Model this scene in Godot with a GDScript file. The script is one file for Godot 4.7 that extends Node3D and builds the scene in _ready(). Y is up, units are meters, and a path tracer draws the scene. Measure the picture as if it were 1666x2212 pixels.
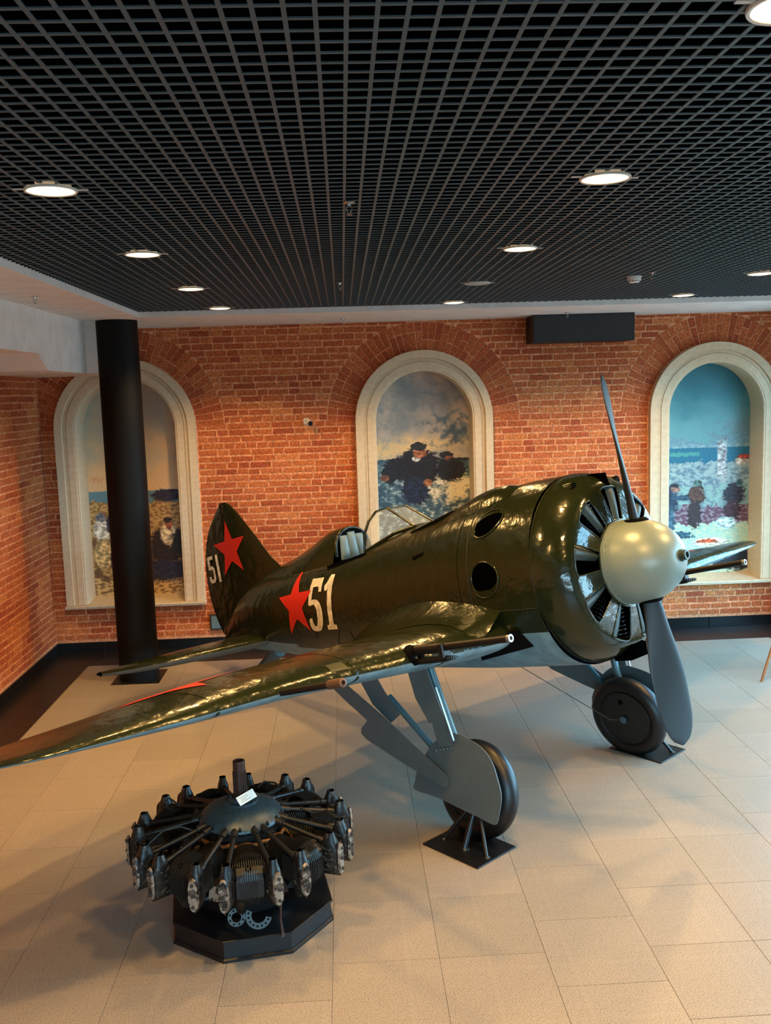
extends Node3D
# Museum hall with a green fighter aircraft, a radial engine and arched brick niches.
# World: x right, y up, -z into the picture. W(x, y, d) takes d as depth from the camera wall.

const EYE := 3.17
const WALL := 11.70      # depth of the back wall
const LEFT := -3.72      # x of the left wall
const RIGHT := 5.75
const CEIL := 4.08
const SOFFIT := 4.03
const NICHES := [-2.68, 1.016, 4.726]
const SPRING := 2.81

var M := {}
var taken := {}
var rng := RandomNumberGenerator.new()

func W(x: float, y: float, d: float) -> Vector3: return Vector3(x, y, -d)

# ---------------------------------------------------------------- naming helpers
func numbered(n: String) -> String:
	if not taken.has(n):
		taken[n] = 0
		return n
	taken[n] += 1
	return "%s_%03d" % [n, taken[n]]

func tag(o: Node, label: String, category: String, group := "", kind := "") -> Node:
	if label: o.set_meta("label", label)
	if category: o.set_meta("category", category)
	if group: o.set_meta("group", group)
	if kind: o.set_meta("kind", kind)
	return o

func base(called: String, at := Vector3.ZERO, turn := 0.0) -> Node3D:
	var o := Node3D.new()
	o.name = numbered(called)
	add_child(o)
	o.position = at
	o.rotation.y = turn
	return o

func put(called: String, mesh: Mesh, m: Material, parent: Node = null) -> MeshInstance3D:
	var o := MeshInstance3D.new()
	o.name = called if parent else numbered(called)
	o.mesh = mesh
	if m: o.material_override = m
	(parent if parent else self).add_child(o, true)
	return o

func done(st: SurfaceTool) -> ArrayMesh:
	st.generate_normals()
	return st.commit()

func part(called: String, st: SurfaceTool, m: Material, parent: Node = null) -> MeshInstance3D:
	return put(called, done(st), m, parent)

# ---------------------------------------------------------------- mesh helpers
func ns() -> SurfaceTool:
	var st := SurfaceTool.new()
	st.begin(Mesh.PRIMITIVE_TRIANGLES)
	return st

func tri(st: SurfaceTool, a: Vector3, b: Vector3, c: Vector3, sm := -1) -> void:
	st.set_smooth_group(sm)
	st.add_vertex(a)
	st.set_smooth_group(sm)
	st.add_vertex(b)
	st.set_smooth_group(sm)
	st.add_vertex(c)

func quad(st: SurfaceTool, a: Vector3, b: Vector3, c: Vector3, d: Vector3, sm := -1) -> void:
	tri(st, a, b, c, sm)
	tri(st, a, c, d, sm)

func grid(st: SurfaceTool, rows: Array, sm := 1, keep = null) -> void:
	for i in rows.size() - 1:
		var p: PackedVector3Array = rows[i]
		var q: PackedVector3Array = rows[i + 1]
		for j in p.size() - 1:
			if keep != null and not keep.call(i, j): continue
			var a := p[j]
			var b := p[j + 1]
			var c := q[j + 1]
			var d := q[j]
			if not a.is_equal_approx(b) and not b.is_equal_approx(d): tri(st, a, b, d, sm)
			if not c.is_equal_approx(d) and not b.is_equal_approx(c): tri(st, b, c, d, sm)

# a box with chamfered edges, turned by basis b
func box(st: SurfaceTool, c: Vector3, s: Vector3, ch := 0.0, b := Basis()) -> void:
	var h := s * 0.5
	if ch <= 0.0:
		var k := []
		for x in [-1, 1]:
			for y in [-1, 1]:
				for z in [-1, 1]: k.append(c + b * Vector3(x * h.x, y * h.y, z * h.z))
		for f in [[0, 1, 3, 2], [4, 6, 7, 5], [0, 4, 5, 1], [2, 3, 7, 6], [0, 2, 6, 4], [1, 5, 7, 3]]:
			quad(st, k[f[3]], k[f[2]], k[f[1]], k[f[0]])
		return
	ch = minf(ch, minf(h.x, minf(h.y, h.z)) * 0.95)
	var pt := func(sx: int, sy: int, sz: int, ax: int) -> Vector3:
		var v := Vector3(sx * (h.x - ch), sy * (h.y - ch), sz * (h.z - ch))
		v[ax] = [sx, sy, sz][ax] * h[ax]
		return c + b * v
	for ax in 3:
		for s0 in [-1, 1]:
			var q := []
			for e in [[-1, -1], [1, -1], [1, 1], [-1, 1]]:
				var sg := [0, 0, 0]
				sg[ax] = s0
				sg[(ax + 1) % 3] = e[0]
				sg[(ax + 2) % 3] = e[1]
				q.append(pt.call(sg[0], sg[1], sg[2], ax))
			if s0 > 0: quad(st, q[3], q[2], q[1], q[0])
			else: quad(st, q[0], q[1], q[2], q[3])
	for ax in 3:
		var b1 := (ax + 1) % 3
		var b2 := (ax + 2) % 3
		for s1 in [-1, 1]:
			for s2 in [-1, 1]:
				var lo := [0, 0, 0]
				lo[b1] = s1
				lo[b2] = s2
				var hi := lo.duplicate()
				lo[ax] = -1
				hi[ax] = 1
				var e := [pt.call(lo[0], lo[1], lo[2], b1), pt.call(hi[0], hi[1], hi[2], b1), pt.call(hi[0], hi[1], hi[2], b2), pt.call(lo[0], lo[1], lo[2], b2)]
				if s1 * s2 > 0: quad(st, e[3], e[2], e[1], e[0])
				else: quad(st, e[0], e[1], e[2], e[3])
	for sx in [-1, 1]:
		for sy in [-1, 1]:
			for sz in [-1, 1]:
				var t := [pt.call(sx, sy, sz, 0), pt.call(sx, sy, sz, 1), pt.call(sx, sy, sz, 2)]
				if sx * sy * sz > 0: tri(st, t[2], t[1], t[0])
				else: tri(st, t[0], t[1], t[2])

func frame_of(dir: Vector3) -> Basis:
	var y := dir.normalized()
	var x := y.cross(Vector3.UP if absf(y.y) < 0.9 else Vector3.RIGHT).normalized()
	return Basis(x, y, x.cross(y))

# a round bar through the points; radii one number or one per point
func tube(st: SurfaceTool, path: Array, radii, seg := 10, cap := true, sm := 1) -> void:
	var rows := []
	var fr := frame_of(path[1] - path[0])
	for i in path.size():
		var d: Vector3 = (path[mini(i + 1, path.size() - 1)] - path[maxi(i - 1, 0)]).normalized()
		var x := (fr.x - d * d.dot(fr.x)).normalized()
		fr = Basis(x, d, x.cross(d))
		var r: float = radii[i] if radii is Array else radii
		var row := PackedVector3Array()
		for k in seg + 1:
			var a := TAU * (k % seg) / seg
			row.append(path[i] + (fr.x * cos(a) + fr.z * sin(a)) * r)
		rows.append(row)
	grid(st, rows, sm)
	if cap:
		for e in [0, path.size() - 1]:
			for k in seg:
				if e == 0: tri(st, path[e], rows[e][k], rows[e][k + 1])
				else: tri(st, path[e], rows[e][k + 1], rows[e][k])

# profile [[along, radius], ...] turned about an axis
func lathe(st: SurfaceTool, prof: Array, o: Vector3, axis: Vector3, seg := 32, sm := 1, a0 := 0.0, a1 := TAU) -> void:
	var fr := frame_of(axis)
	var rows := []
	var whole := absf(a1 - a0 - TAU) < 1e-4
	for p in prof:
		var row := PackedVector3Array()
		for k in seg + 1:
			var a := a0 + (a1 - a0) * ((k % seg) if whole else k) / seg
			row.append(o + fr.y * p[0] + (fr.x * cos(a) + fr.z * sin(a)) * p[1])
		rows.append(row)
	grid(st, rows, sm)

# sharp-edged lathe: each profile segment its own smooth group
func lathe_sharp(st: SurfaceTool, prof: Array, o: Vector3, axis: Vector3, seg := 32) -> void:
	for i in prof.size() - 1: lathe(st, [prof[i], prof[i + 1]], o, axis, seg, 10 + i)

# a flat outline with thickness; f maps (u, v, w) to space, w in 0..1 across the thickness
func slab(st: SurfaceTool, poly: PackedVector2Array, f: Callable) -> void:
	var ix := Geometry2D.triangulate_polygon(poly)
	for i in range(0, ix.size(), 3):
		for w in [0, 1]:
			var a: Vector3 = f.call(poly[ix[i]].x, poly[ix[i]].y, w)
			var b: Vector3 = f.call(poly[ix[i + 1]].x, poly[ix[i + 1]].y, w)
			var c: Vector3 = f.call(poly[ix[i + 2]].x, poly[ix[i + 2]].y, w)
			if w == 0: tri(st, a, b, c)
			else: tri(st, c, b, a)
	for i in poly.size():
		var p := poly[i]
		var q := poly[(i + 1) % poly.size()]
		quad(st, f.call(p.x, p.y, 0), f.call(p.x, p.y, 1), f.call(q.x, q.y, 1), f.call(q.x, q.y, 0))

# closed spline through points
func smooth_poly(pts: Array, n := 6) -> PackedVector2Array:
	var out := PackedVector2Array()
	var c := pts.size()
	for i in c:
		var a: Vector2 = pts[(i - 1 + c) % c]
		var b: Vector2 = pts[i]
		var d: Vector2 = pts[(i + 1) % c]
		var e: Vector2 = pts[(i + 2) % c]
		for k in n: out.append(b.cubic_interpolate(d, a, e, float(k) / n))
	return out

func lerp_table(t: Array, x: float, col: int) -> float:
	# t rows sorted by falling x; smooth (monotone-ish) interpolation
	if x >= t[0][0]: return t[0][col]
	for i in t.size() - 1:
		if x <= t[i][0] and x >= t[i + 1][0]:
			var f: float = (t[i][0] - x) / (t[i][0] - t[i + 1][0])
			var p0: float = t[maxi(i - 1, 0)][col]
			var p3: float = t[mini(i + 2, t.size() - 1)][col]
			return cubic_interpolate(t[i][col], t[i + 1][col], p0, p3, f)
	return t[-1][col]

# ---------------------------------------------------------------- materials
func noise_of(sd: int, freq: float, oct := 4, type := FastNoiseLite.TYPE_SIMPLEX_SMOOTH) -> FastNoiseLite:
	var n := FastNoiseLite.new()
	n.seed = sd
	n.noise_type = type
	n.frequency = freq
	n.fractal_octaves = oct
	return n

func image_of(w: int, h: int, f: Callable) -> Image:
	var im := Image.create(w, h, false, Image.FORMAT_RGB8)
	for y in h:
		for x in w: im.set_pixel(x, y, f.call(x, y))
	return im

func tiled(n: FastNoiseLite, x: int, y: int, s: int) -> float:
	# seamless: noise on two circles
	var a := TAU * x / s
	var b := TAU * y / s
	var r := s / TAU
	return n.get_noise_3d(r * cos(a), r * sin(a), r * cos(b) * 0.7 + r * sin(b) * 1.3)

func seamless(n: FastNoiseLite, s: int) -> Image:
	return n.get_seamless_image(s, s, false, false, 0.12, true)

func tex(im: Image) -> ImageTexture: return ImageTexture.create_from_image(im)

# grey noise image turned into a colour image through f(value)
func recolour(im: Image, f: Callable) -> Image:
	var s := im.get_width()
	var out := Image.create(s, s, false, Image.FORMAT_RGB8)
	for y in s:
		for x in s: out.set_pixel(x, y, f.call(im.get_pixel(x, y).r))
	return out

func mat(c: Color, rough := 0.6, metal := 0.0, o := {}) -> StandardMaterial3D:
	var m := StandardMaterial3D.new()
	m.albedo_color = c
	m.roughness = rough
	m.metallic = metal
	for k in o: m.set(k, o[k])
	return m

func skin(m: StandardMaterial3D, albedo: Texture2D, scale: float, world := true) -> StandardMaterial3D:
	if albedo: m.albedo_texture = albedo
	m.uv1_triplanar = true
	m.uv1_world_triplanar = world
	m.uv1_scale = Vector3.ONE * scale
	return m

func bumpy(m: StandardMaterial3D, height: Image, strength: float, scale: float) -> StandardMaterial3D:
	var im: Image = height.duplicate()
	im.convert(Image.FORMAT_RGB8)
	im.bump_map_to_normal_map(strength)
	m.normal_enabled = true
	m.normal_texture = tex(im)
	m.normal_scale = 1.0
	m.uv1_triplanar = true
	m.uv1_scale = Vector3.ONE * scale
	return m

func materials() -> void:
	var fine := seamless(noise_of(3, 0.09, 3), 512)
	var mid := seamless(noise_of(5, 0.018, 4), 512)
	var soft := seamless(noise_of(9, 0.008, 3), 512)
	var granite := recolour(fine, func(v): 
		var k := 1.0
		if v < 0.36: k = 0.80
		elif v > 0.66: k = 1.10
		k += (v - 0.5) * 0.18
		return Color(minf(k, 1.0) * 0.93, minf(k, 1.0) * 0.93, minf(k, 1.0) * 0.93))
	var t_granite := tex(granite)
	var t_mottle := tex(recolour(mid, func(v): return Color.from_hsv(0, 0, clampf(0.62 + 0.55 * v, 0, 1))))
	var t_soft := tex(recolour(soft, func(v): return Color.from_hsv(0, 0, clampf(0.7 + 0.4 * v, 0, 1))))
	var t_grime := tex(recolour(mid, func(v): 
		if v > 0.76: return Color(0.42, 0.40, 0.36)
		if v > 0.70: return Color(0.17, 0.16, 0.14)
		return Color(0.075, 0.072, 0.07) * (0.6 + v)))
	var t_worn := tex(recolour(mid, func(v): 
		if v > 0.55: return Color(0.60, 0.54, 0.47)
		if v > 0.50: return Color(0.3, 0.27, 0.24)
		return Color(0.07, 0.07, 0.07)))
	# setting
	M.tiles = []
	for c in [Color(0.655, 0.61, 0.545), Color(0.67, 0.62, 0.555), Color(0.64, 0.595, 0.53), Color(0.665, 0.612, 0.545)]:
		M.tiles.append(skin(mat(c, 0.42), t_granite, 2.2))
	M.grout = mat(Color(0.50, 0.46, 0.405), 0.8)
	M.dark_tile = skin(mat(Color(0.105, 0.108, 0.115), 0.35), t_soft, 1.3)
	M.black_skirt = mat(Color(0.035, 0.037, 0.042), 0.3)
	M.bricks = []
	for c in [Color(0.76, 0.395, 0.195), Color(0.80, 0.445, 0.225), Color(0.72, 0.35, 0.17), Color(0.84, 0.50, 0.27), Color(0.68, 0.31, 0.155), Color(0.775, 0.405, 0.205), Color(0.80, 0.445, 0.255), Color(0.735, 0.365, 0.19)]:
		M.bricks.append(skin(mat(c, 0.85), t_mottle, 3.1))
	M.mortar = skin(mat(Color(0.92, 0.64, 0.46), 0.95), t_soft, 4.0)
	var t_faint := tex(recolour(soft, func(v): return Color.from_hsv(0, 0, clampf(0.94 + 0.08 * v, 0, 1))))
	M.plaster = skin(mat(Color(0.90, 0.905, 0.90), 0.85), t_faint, 0.8)
	M.stone = skin(mat(Color(0.82, 0.745, 0.625), 0.75), t_faint, 3.0)
	M.flange = mat(Color(0.25, 0.325, 0.36), 0.5)
	M.shaded_web = mat(Color(0.012, 0.012, 0.013), 0.9, 0.0, {"metallic_specular": 0.1})  # bar sides: same paint as the flange, their shade put into the colour
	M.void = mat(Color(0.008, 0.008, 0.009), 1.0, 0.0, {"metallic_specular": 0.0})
	M.column = mat(Color(0.026, 0.027, 0.03), 0.6, 0.0, {"metallic_specular": 0.3})
	M.housing = mat(Color(0.05, 0.06, 0.075), 0.5)
	M.plastic = mat(Color(0.85, 0.85, 0.83), 0.4)
	M.lamp_rim = mat(Color(0.80, 0.79, 0.77), 0.35)
	M.lamp_glow = mat(Color(1, 0.93, 0.82), 0.4, 0.0, {"emission_enabled": true, "emission": Color(1.0, 0.84, 0.62), "emission_energy_multiplier": 5.0})
	M.lamp_off = mat(Color(0.62, 0.68, 0.69), 0.45)
	M.chrome = mat(Color(0.7, 0.7, 0.7), 0.25, 0.9)
	M.lens = mat(Color(0.02, 0.02, 0.03), 0.08)
	M.pane = mat(Color(0.9, 0.97, 1.0, 0.06), 0.02, 0.0, {"transparency": BaseMaterial3D.TRANSPARENCY_ALPHA})
	M.window_frame = mat(Color(0.16, 0.17, 0.18), 0.4)
	# aircraft
	var wavy := seamless(noise_of(21, 0.010, 4), 512)
	var warm_reflection_mottle := tex(recolour(mid, func(v): return Color(0.86 + 0.14 * v, 0.82 + 0.16 * v, 0.66 + 0.2 * v)))  # paint mottling, browned so the colour carries warm reflections
	M.green = bumpy(skin(mat(Color(0.108, 0.138, 0.08), 0.21, 0.0, {"metallic_specular": 0.45}), warm_reflection_mottle, 1.0, false), wavy, 4.0, 1.1)
	M.cowl_green = bumpy(skin(mat(Color(0.108, 0.138, 0.08), 0.15, 0.0, {"metallic_specular": 0.5}), warm_reflection_mottle, 1.2, false), wavy, 3.0, 1.5)
	M.blue = bumpy(skin(mat(Color(0.45, 0.565, 0.60), 0.4), t_soft, 1.2, false), wavy, 2.0, 1.3)
	M.grey = skin(mat(Color(0.30, 0.34, 0.343), 0.5), t_faint, 2.0, false)
	M.patch = mat(Color(0.20, 0.205, 0.145), 0.35)
	M.spinner = bumpy(mat(Color(0.475, 0.53, 0.50), 0.36, 0.15), wavy, 1.2, 2.0)
	M.blade = mat(Color(0.075, 0.105, 0.12), 0.5, 0.0)
	M.black = mat(Color(0.02, 0.02, 0.022), 0.8, 0.0, {"metallic_specular": 0.15})
	M.gun = mat(Color(0.13, 0.115, 0.10), 0.38, 0.6)
	M.gun_tip = mat(Color(0.42, 0.31, 0.24), 0.4, 0.5)
	M.steel = mat(Color(0.62, 0.63, 0.62), 0.3, 0.85)
	M.rubber = mat(Color(0.014, 0.014, 0.016), 0.42)
	M.hub_green = mat(Color(0.06, 0.064, 0.055), 0.5)
	M.red = mat(Color(0.72, 0.125, 0.075), 0.5)
	M.white = skin(mat(Color(0.90, 0.875, 0.81), 0.55), t_soft, 3.0, false)
	M.leather = mat(Color(0.40, 0.50, 0.525), 0.5)
	M.glass = mat(Color(0.85, 0.92, 0.95, 0.2), 0.03, 0.0, {"transparency": BaseMaterial3D.TRANSPARENCY_ALPHA})
	M.seam = mat(Color(0.05, 0.052, 0.035), 0.6)
	M.shutter = bumpy(mat(Color(0.155, 0.21, 0.20), 0.42, 0.0), wavy, 2.0, 3.0)
	M.primer = mat(Color(0.24, 0.34, 0.365), 0.4, 0.1)
	# engine and stands
	M.grime = skin(mat(Color(1, 1, 1), 0.42, 0.35), t_grime, 4.0, false)
	M.worn = skin(mat(Color(1, 1, 1), 0.5, 0.3), t_worn, 1.3, false)
	M.nose = skin(mat(Color(0.165, 0.25, 0.29), 0.42, 0.15), t_mottle, 3.0, false)
	M.oil_black = mat(Color(0.022, 0.022, 0.024), 0.4, 0.1)
	M.fin = mat(Color(0.155, 0.15, 0.14), 0.38, 0.5)
	M.tube_black = skin(mat(Color(0.12, 0.118, 0.115), 0.4, 0.3), t_mottle, 6.0, false)
	M.copper = skin(mat(Color(0.58, 0.37, 0.19), 0.45, 0.55), t_mottle, 6.0, false)
	M.rust = skin(mat(Color(0.265, 0.185, 0.15), 0.5, 0.5), t_mottle, 6.0, false)
	M.alloy = mat(Color(0.23, 0.235, 0.225), 0.5, 0.5)
	M.pedestal = mat(Color(0.024, 0.027, 0.033), 0.45)
	M.stand_black = mat(Color(0.02, 0.02, 0.024), 0.4)
	M.card = mat(Color(0.88, 0.90, 0.88), 0.6)
	M.ink = mat(Color(0.3, 0.3, 0.3), 0.7)
	M.wood = skin(mat(Color(0.66, 0.42, 0.22), 0.5), t_mottle, 5.0, false)

# ---------------------------------------------------------------- camera, sky, exposure
const LAMP_ENERGY := 9.0
const LAMP_TONE := Color(1.0, 0.785, 0.48)

func camera_and_sky() -> void:
	var cam := Camera3D.new()
	cam.name = "camera"
	add_child(cam)
	cam.transform = Transform3D(Basis(Vector3(0.9984674, -0.0301218, 0.0464276), Vector3(0.0357832, 0.9913364, -0.1263794), Vector3(-0.0422186, 0.1278471, 0.9908949)), Vector3(0, EYE, 0))
	cam.fov = 57.584
	cam.near = 0.05
	cam.far = 100.0
	cam.current = true
	var sky_m := ProceduralSkyMaterial.new()
	sky_m.sky_top_color = Color(0.45, 0.71, 0.87)
	sky_m.sky_horizon_color = Color(0.64, 0.84, 0.93)
	sky_m.ground_bottom_color = Color(0.30, 0.34, 0.36)
	sky_m.ground_horizon_color = Color(0.55, 0.63, 0.67)
	sky_m.sky_energy_multiplier = 1.0
	sky_m.sun_angle_max = 0.0
	var sky := Sky.new()
	sky.sky_material = sky_m
	var env := Environment.new()
	env.background_mode = Environment.BG_SKY
	env.sky = sky
	env.background_energy_multiplier = 33.0
	env.tonemap_mode = Environment.TONE_MAPPER_LINEAR
	env.tonemap_exposure = 0.85
	env.sdfgi_enabled = true
	env.ssao_enabled = true
	env.ssil_enabled = true
	var we := WorldEnvironment.new()
	we.name = "environment"
	we.environment = env
	add_child(we)

# ---------------------------------------------------------------- bricks
var brick_shapes := []
var brick_raw := []

func brick_variants() -> void:
	# unit bricks: 1 x 1 face, 1 deep (front at z = +0.5), worn corners
	for v in 4:
		var st := ns()
		var f := []
		var b := []
		for e in [[-1, -1], [1, -1], [1, 1], [-1, 1]]:
			var jx := rng.randf_range(-0.012, 0.012)
			var jy := rng.randf_range(-0.05, 0.05)
			b.append(Vector3(e[0] * 0.5 + jx, e[1] * 0.5 + jy, -0.5))
			f.append(Vector3(e[0] * 0.485 + jx, e[1] * 0.45 + jy, 0.5 + rng.randf_range(-0.15, 0.0)))
		var m := Vector3(rng.randf_range(-0.15, 0.15), rng.randf_range(-0.1, 0.1), 0.52)
		for k in 4:
			tri(st, f[(k + 1) % 4], f[k], m)
			quad(st, b[k], b[(k + 1) % 4], f[(k + 1) % 4], f[k])
		brick_shapes.append(done(st))
		var raw := []
		for k in 4:
			raw.append_array([f[(k + 1) % 4], f[k], m])
			raw.append_array([b[k], b[(k + 1) % 4], f[(k + 1) % 4], b[k], f[(k + 1) % 4], f[k]])
		brick_raw.append(raw)

# rows of bricks in a wall; place(u, y) turns wall coordinates into a Transform3D of the brick's middle; open(y) gives the free stretches
func lay_bricks(wall: Node3D, y0: float, y1: float, open: Callable, place: Callable, near: Callable) -> void:
	var row_h := 0.0815
	var singles := []
	var rest := []
	for i in M.bricks.size(): rest.append(null)
	var r := 0
	var all := []
	while y0 + r * row_h + 0.03 < y1:
		var yb := y0 + r * row_h
		var yt := minf(yb + row_h, y1)
		for s in open.call((yb + yt) * 0.5):
			var u: float = s[0]
			var first := true
			while u < s[1] - 0.02:
				var l: float = 0.272 if rng.randf() < 0.58 else 0.138
				if first: l *= rng.randf_range(0.45, 1.0)
				first = false
				l *= rng.randf_range(0.94, 1.06)
				if s[1] - (u + l) < 0.06: l = s[1] - u
				all.append([u + l * 0.5, (yb + yt) * 0.5 + rng.randf_range(-0.003, 0.003), l - 0.012, yt - yb - 0.0115 + rng.randf_range(-0.004, 0.003), rng.randi() % 4, _tone(u, yb)])
				u += l
		r += 1
	all.sort_custom(func(a, b): return near.call(a[0], a[1]) < near.call(b[0], b[1]))
	for i in all.size():
		var a = all[i]
		var t: Transform3D = place.call(a[0], a[1])
		t = t * Transform3D(Basis().scaled(Vector3(a[2], a[3], 0.009)), Vector3.ZERO)
		if i < 300:
			var o := put("brick", brick_shapes[a[4]], M.bricks[a[5]], wall)
			o.transform = t
		else:
			if rest[a[5]] == null: rest[a[5]] = ns()
			var raw: Array = brick_raw[a[4]]
			for k in range(0, raw.size(), 3): tri(rest[a[5]], t * raw[k], t * raw[k + 1], t * raw[k + 2])
	var mesh: ArrayMesh = null
	var n := 0
	for i in rest.size():
		if rest[i] == null: continue
		(rest[i] as SurfaceTool).generate_normals()
		mesh = (rest[i] as SurfaceTool).commit(mesh)
		mesh.surface_set_material(n, M.bricks[i])
		n += 1
	if mesh: tag(put("brickwork", mesh, null, wall), "", "", "", "stuff")

var tone_noise: FastNoiseLite
func _tone(u: float, y: float) -> int:
	var v := tone_noise.get_noise_2d(u * 3.0, y * 3.0) * 1.3 + rng.randf_range(-0.75, 0.75)
	var order := [4, 2, 7, 0, 5, 1, 6, 3]
	return order[clampi(int((v + 1.1) / 2.2 * 8.0), 0, 7)]

func arch_bricks(wall: Node3D, cx: float) -> void:
	var n := 40
	var r0 := 0.866
	var r1 := 1.205
	for i in n:
		var a0 := PI * i / n + 0.004
		var a1 := PI * (i + 1) / n - 0.004
		var cuts := [[r0, r1 - 0.118, r1], [r0, r0 + 0.125, r1], [r0, r1]][0 if rng.randf() < 0.42 else (1 if rng.randf() < 0.75 else 2)] as Array
		for k in cuts.size() - 1:
			var p0: float = cuts[k] + (0.005 if k > 0 else 0.0)
			var p1: float = cuts[k + 1] - (0.005 if k < cuts.size() - 2 else 0.0)
			var poly := [Vector2(a0, p0), Vector2(a1, p0), Vector2(a1, p1), Vector2(a0, p1)]
			var st := ns()
			var f := []
			var b := []
			var mid := Vector3.ZERO
			for q in poly:
				var j := rng.randf_range(-0.0025, 0.0025)
				var y: float = minf(SPRING + sin(q.x) * q.y, SOFFIT - 0.002)
				var v := Vector3(cx + cos(q.x) * q.y + j, y + j, 0)
				mid += v * 0.25
				b.append(v)
			for v in b: f.append(v + (mid - v) * 0.04 + Vector3(0, 0, 0.0045 + rng.randf_range(-0.001, 0.0005)))
			quad(st, f[3], f[2], f[1], f[0])
			for e in 4: quad(st, b[e], b[(e + 1) % 4], f[(e + 1) % 4], f[e])
			var o := part("arch_brick", st, M.bricks[[4, 2, 7, 0, 5, 2, 0, 6][rng.randi() % 8]], wall)
			o.position = Vector3(0, 0, -WALL)

func walls() -> void:
	tone_noise = noise_of(77, 0.5, 2)
	brick_variants()
	# back wall: mortar-faced slab with three arched openings
	var st := ns()
	var r := 0.80
	var zf := -WALL
	var zb := -WALL - 0.5
	var face := func(x0: float, x1: float, ya0: float, ya1: float, yb0: float, yb1: float):
		quad(st, Vector3(x0, yb0, zf), Vector3(x1, yb1, zf), Vector3(x1, ya1, zf), Vector3(x0, ya0, zf))
	var x := LEFT - 0.3
	for c in NICHES:
		face.call(x, c - r, 0.0, 0.0, 4.7, 4.7)
		for i in 32:
			var a := PI - PI * i / 32.0
			var b := PI - PI * (i + 1) / 32.0
			face.call(c + cos(a) * r, c + cos(b) * r, SPRING + sin(a) * r, SPRING + sin(b) * r, 4.7, 4.7)
		face.call(c - r, c + r, 0.0, 0.0, 0.60, 0.60)
		x = c + r
	face.call(x, RIGHT + 0.3, 0.0, 0.0, 4.7, 4.7)
	box(st, Vector3((LEFT + RIGHT) * 0.5, 2.35, zb - 0.05), Vector3(RIGHT - LEFT + 0.6, 4.7, 0.1))
	var wall := part("wall_back", st, M.mortar)
	tag(wall, "orange brick back wall with three arched niches", "wall", "", "structure")
	var free := func(y: float) -> Array:
		var out := []
		var from := LEFT
		for c in NICHES:
			var h := 0.0
			if y > SPRING: h = sqrt(maxf(1.212 * 1.212 - (y - SPRING) * (y - SPRING), 0.0))
			elif y > 0.585: h = 0.865
			if h > 0.0:
				if c - h > from: out.append([from, c - h])
				from = c + h
		out.append([from, RIGHT])
		return out
	lay_bricks(wall, 0.155, SOFFIT, free, func(u, y): return Transform3D(Basis(), Vector3(u, y, -WALL)), func(u, y):
		# largest and least hidden: the piers beside the middle niche
		var pier := minf(absf(u + 0.83), absf(u - 2.85))
		return maxf(0.0, pier - 0.9) * 3.0 + absf(y - 2.6))
	for c in NICHES: arch_bricks(wall, c)
	# left wall
	st = ns()
	box(st, Vector3(LEFT - 0.15, 2.35, -4.35), Vector3(0.3, 4.7, 14.7))
	wall = part("wall_left", st, M.mortar)
	tag(wall, "orange brick side wall beside the black column", "wall", "", "structure")
	lay_bricks(wall, 0.155, 3.50, func(_y): return [[6.2, WALL]], func(u, y): return Transform3D(Basis(Vector3.UP, PI / 2), Vector3(LEFT, y, -u)), func(u, _y): return WALL - u)
	# right wall with tall windows (outside the frame, they let the daylight in)
	st = ns()
	var wins := [[4.4, 7.4], [8.1, 11.1]]
	var from := -3.0
	for w in wins:
		box(st, W(RIGHT + 0.15, 2.35, (from + w[0]) * 0.5), Vector3(0.3, 4.7, w[0] - from))
		box(st, W(RIGHT + 0.15, 0.225, (w[0] + w[1]) * 0.5), Vector3(0.3, 0.45, w[1] - w[0]))
		box(st, W(RIGHT + 0.15, 4.1, (w[0] + w[1]) * 0.5), Vector3(0.3, 1.2, w[1] - w[0]))
		from = w[1]
	box(st, W(RIGHT + 0.15, 2.35, (from + WALL) * 0.5), Vector3(0.3, 4.7, WALL - from))
	tag(part("wall_right", st, M.plaster), "white side wall with tall windows", "wall", "", "structure")
	for i in wins.size():
		var w = wins[i]
		st = ns()
		for d in [w[0] + 0.03, (w[0] + w[1]) * 0.5, w[1] - 0.03]: box(st, W(RIGHT + 0.15, 1.975, d), Vector3(0.08, 3.05, 0.06))
		for y in [0.48, 2.6, 3.47]: box(st, W(RIGHT + 0.15, y, (w[0] + w[1]) * 0.5), Vector3(0.075, 0.06, w[1] - w[0]))
		var fr := tag(part("window_%d" % (i + 1), st, M.window_frame), "tall dark-framed window in the side wall", "window", "", "structure")
		var g := ns()
		quad(g, W(RIGHT + 0.15, 0.45, w[0]), W(RIGHT + 0.15, 0.45, w[1]), W(RIGHT + 0.15, 3.5, w[1]), W(RIGHT + 0.15, 3.5, w[0]))
		part("pane", g, M.pane, fr)
	# wall behind the camera, with a wide window
	st = ns()
	box(st, W(-2.66, 2.35, -3.15), Vector3(2.1, 4.7, 0.3))
	box(st, W(4.9, 2.35, -3.15), Vector3(1.7, 4.7, 0.3))
	box(st, W(1.22, 0.45, -3.15), Vector3(5.66, 0.9, 0.3))
	box(st, W(1.22, 3.85, -3.15), Vector3(5.66, 1.7, 0.3))
	tag(part("wall_front", st, M.plaster), "white wall with a wide window behind the visitor", "wall", "", "structure")
	st = ns()
	for k in 5: box(st, W(-1.57 + k * 1.395, 1.95, -3.15), Vector3(0.06, 2.1, 0.08))
	for y in [0.93, 2.97]: box(st, W(1.22, y, -3.15), Vector3(5.66, 0.06, 0.075))
	var ff := tag(part("window_3", st, M.window_frame), "wide dark-framed window behind the visitor", "window", "", "structure")
	var gg := ns()
	quad(gg, W(-1.61, 0.9, -3.15), W(4.05, 0.9, -3.15), W(4.05, 3.0, -3.15), W(-1.61, 3.0, -3.15))
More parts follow.
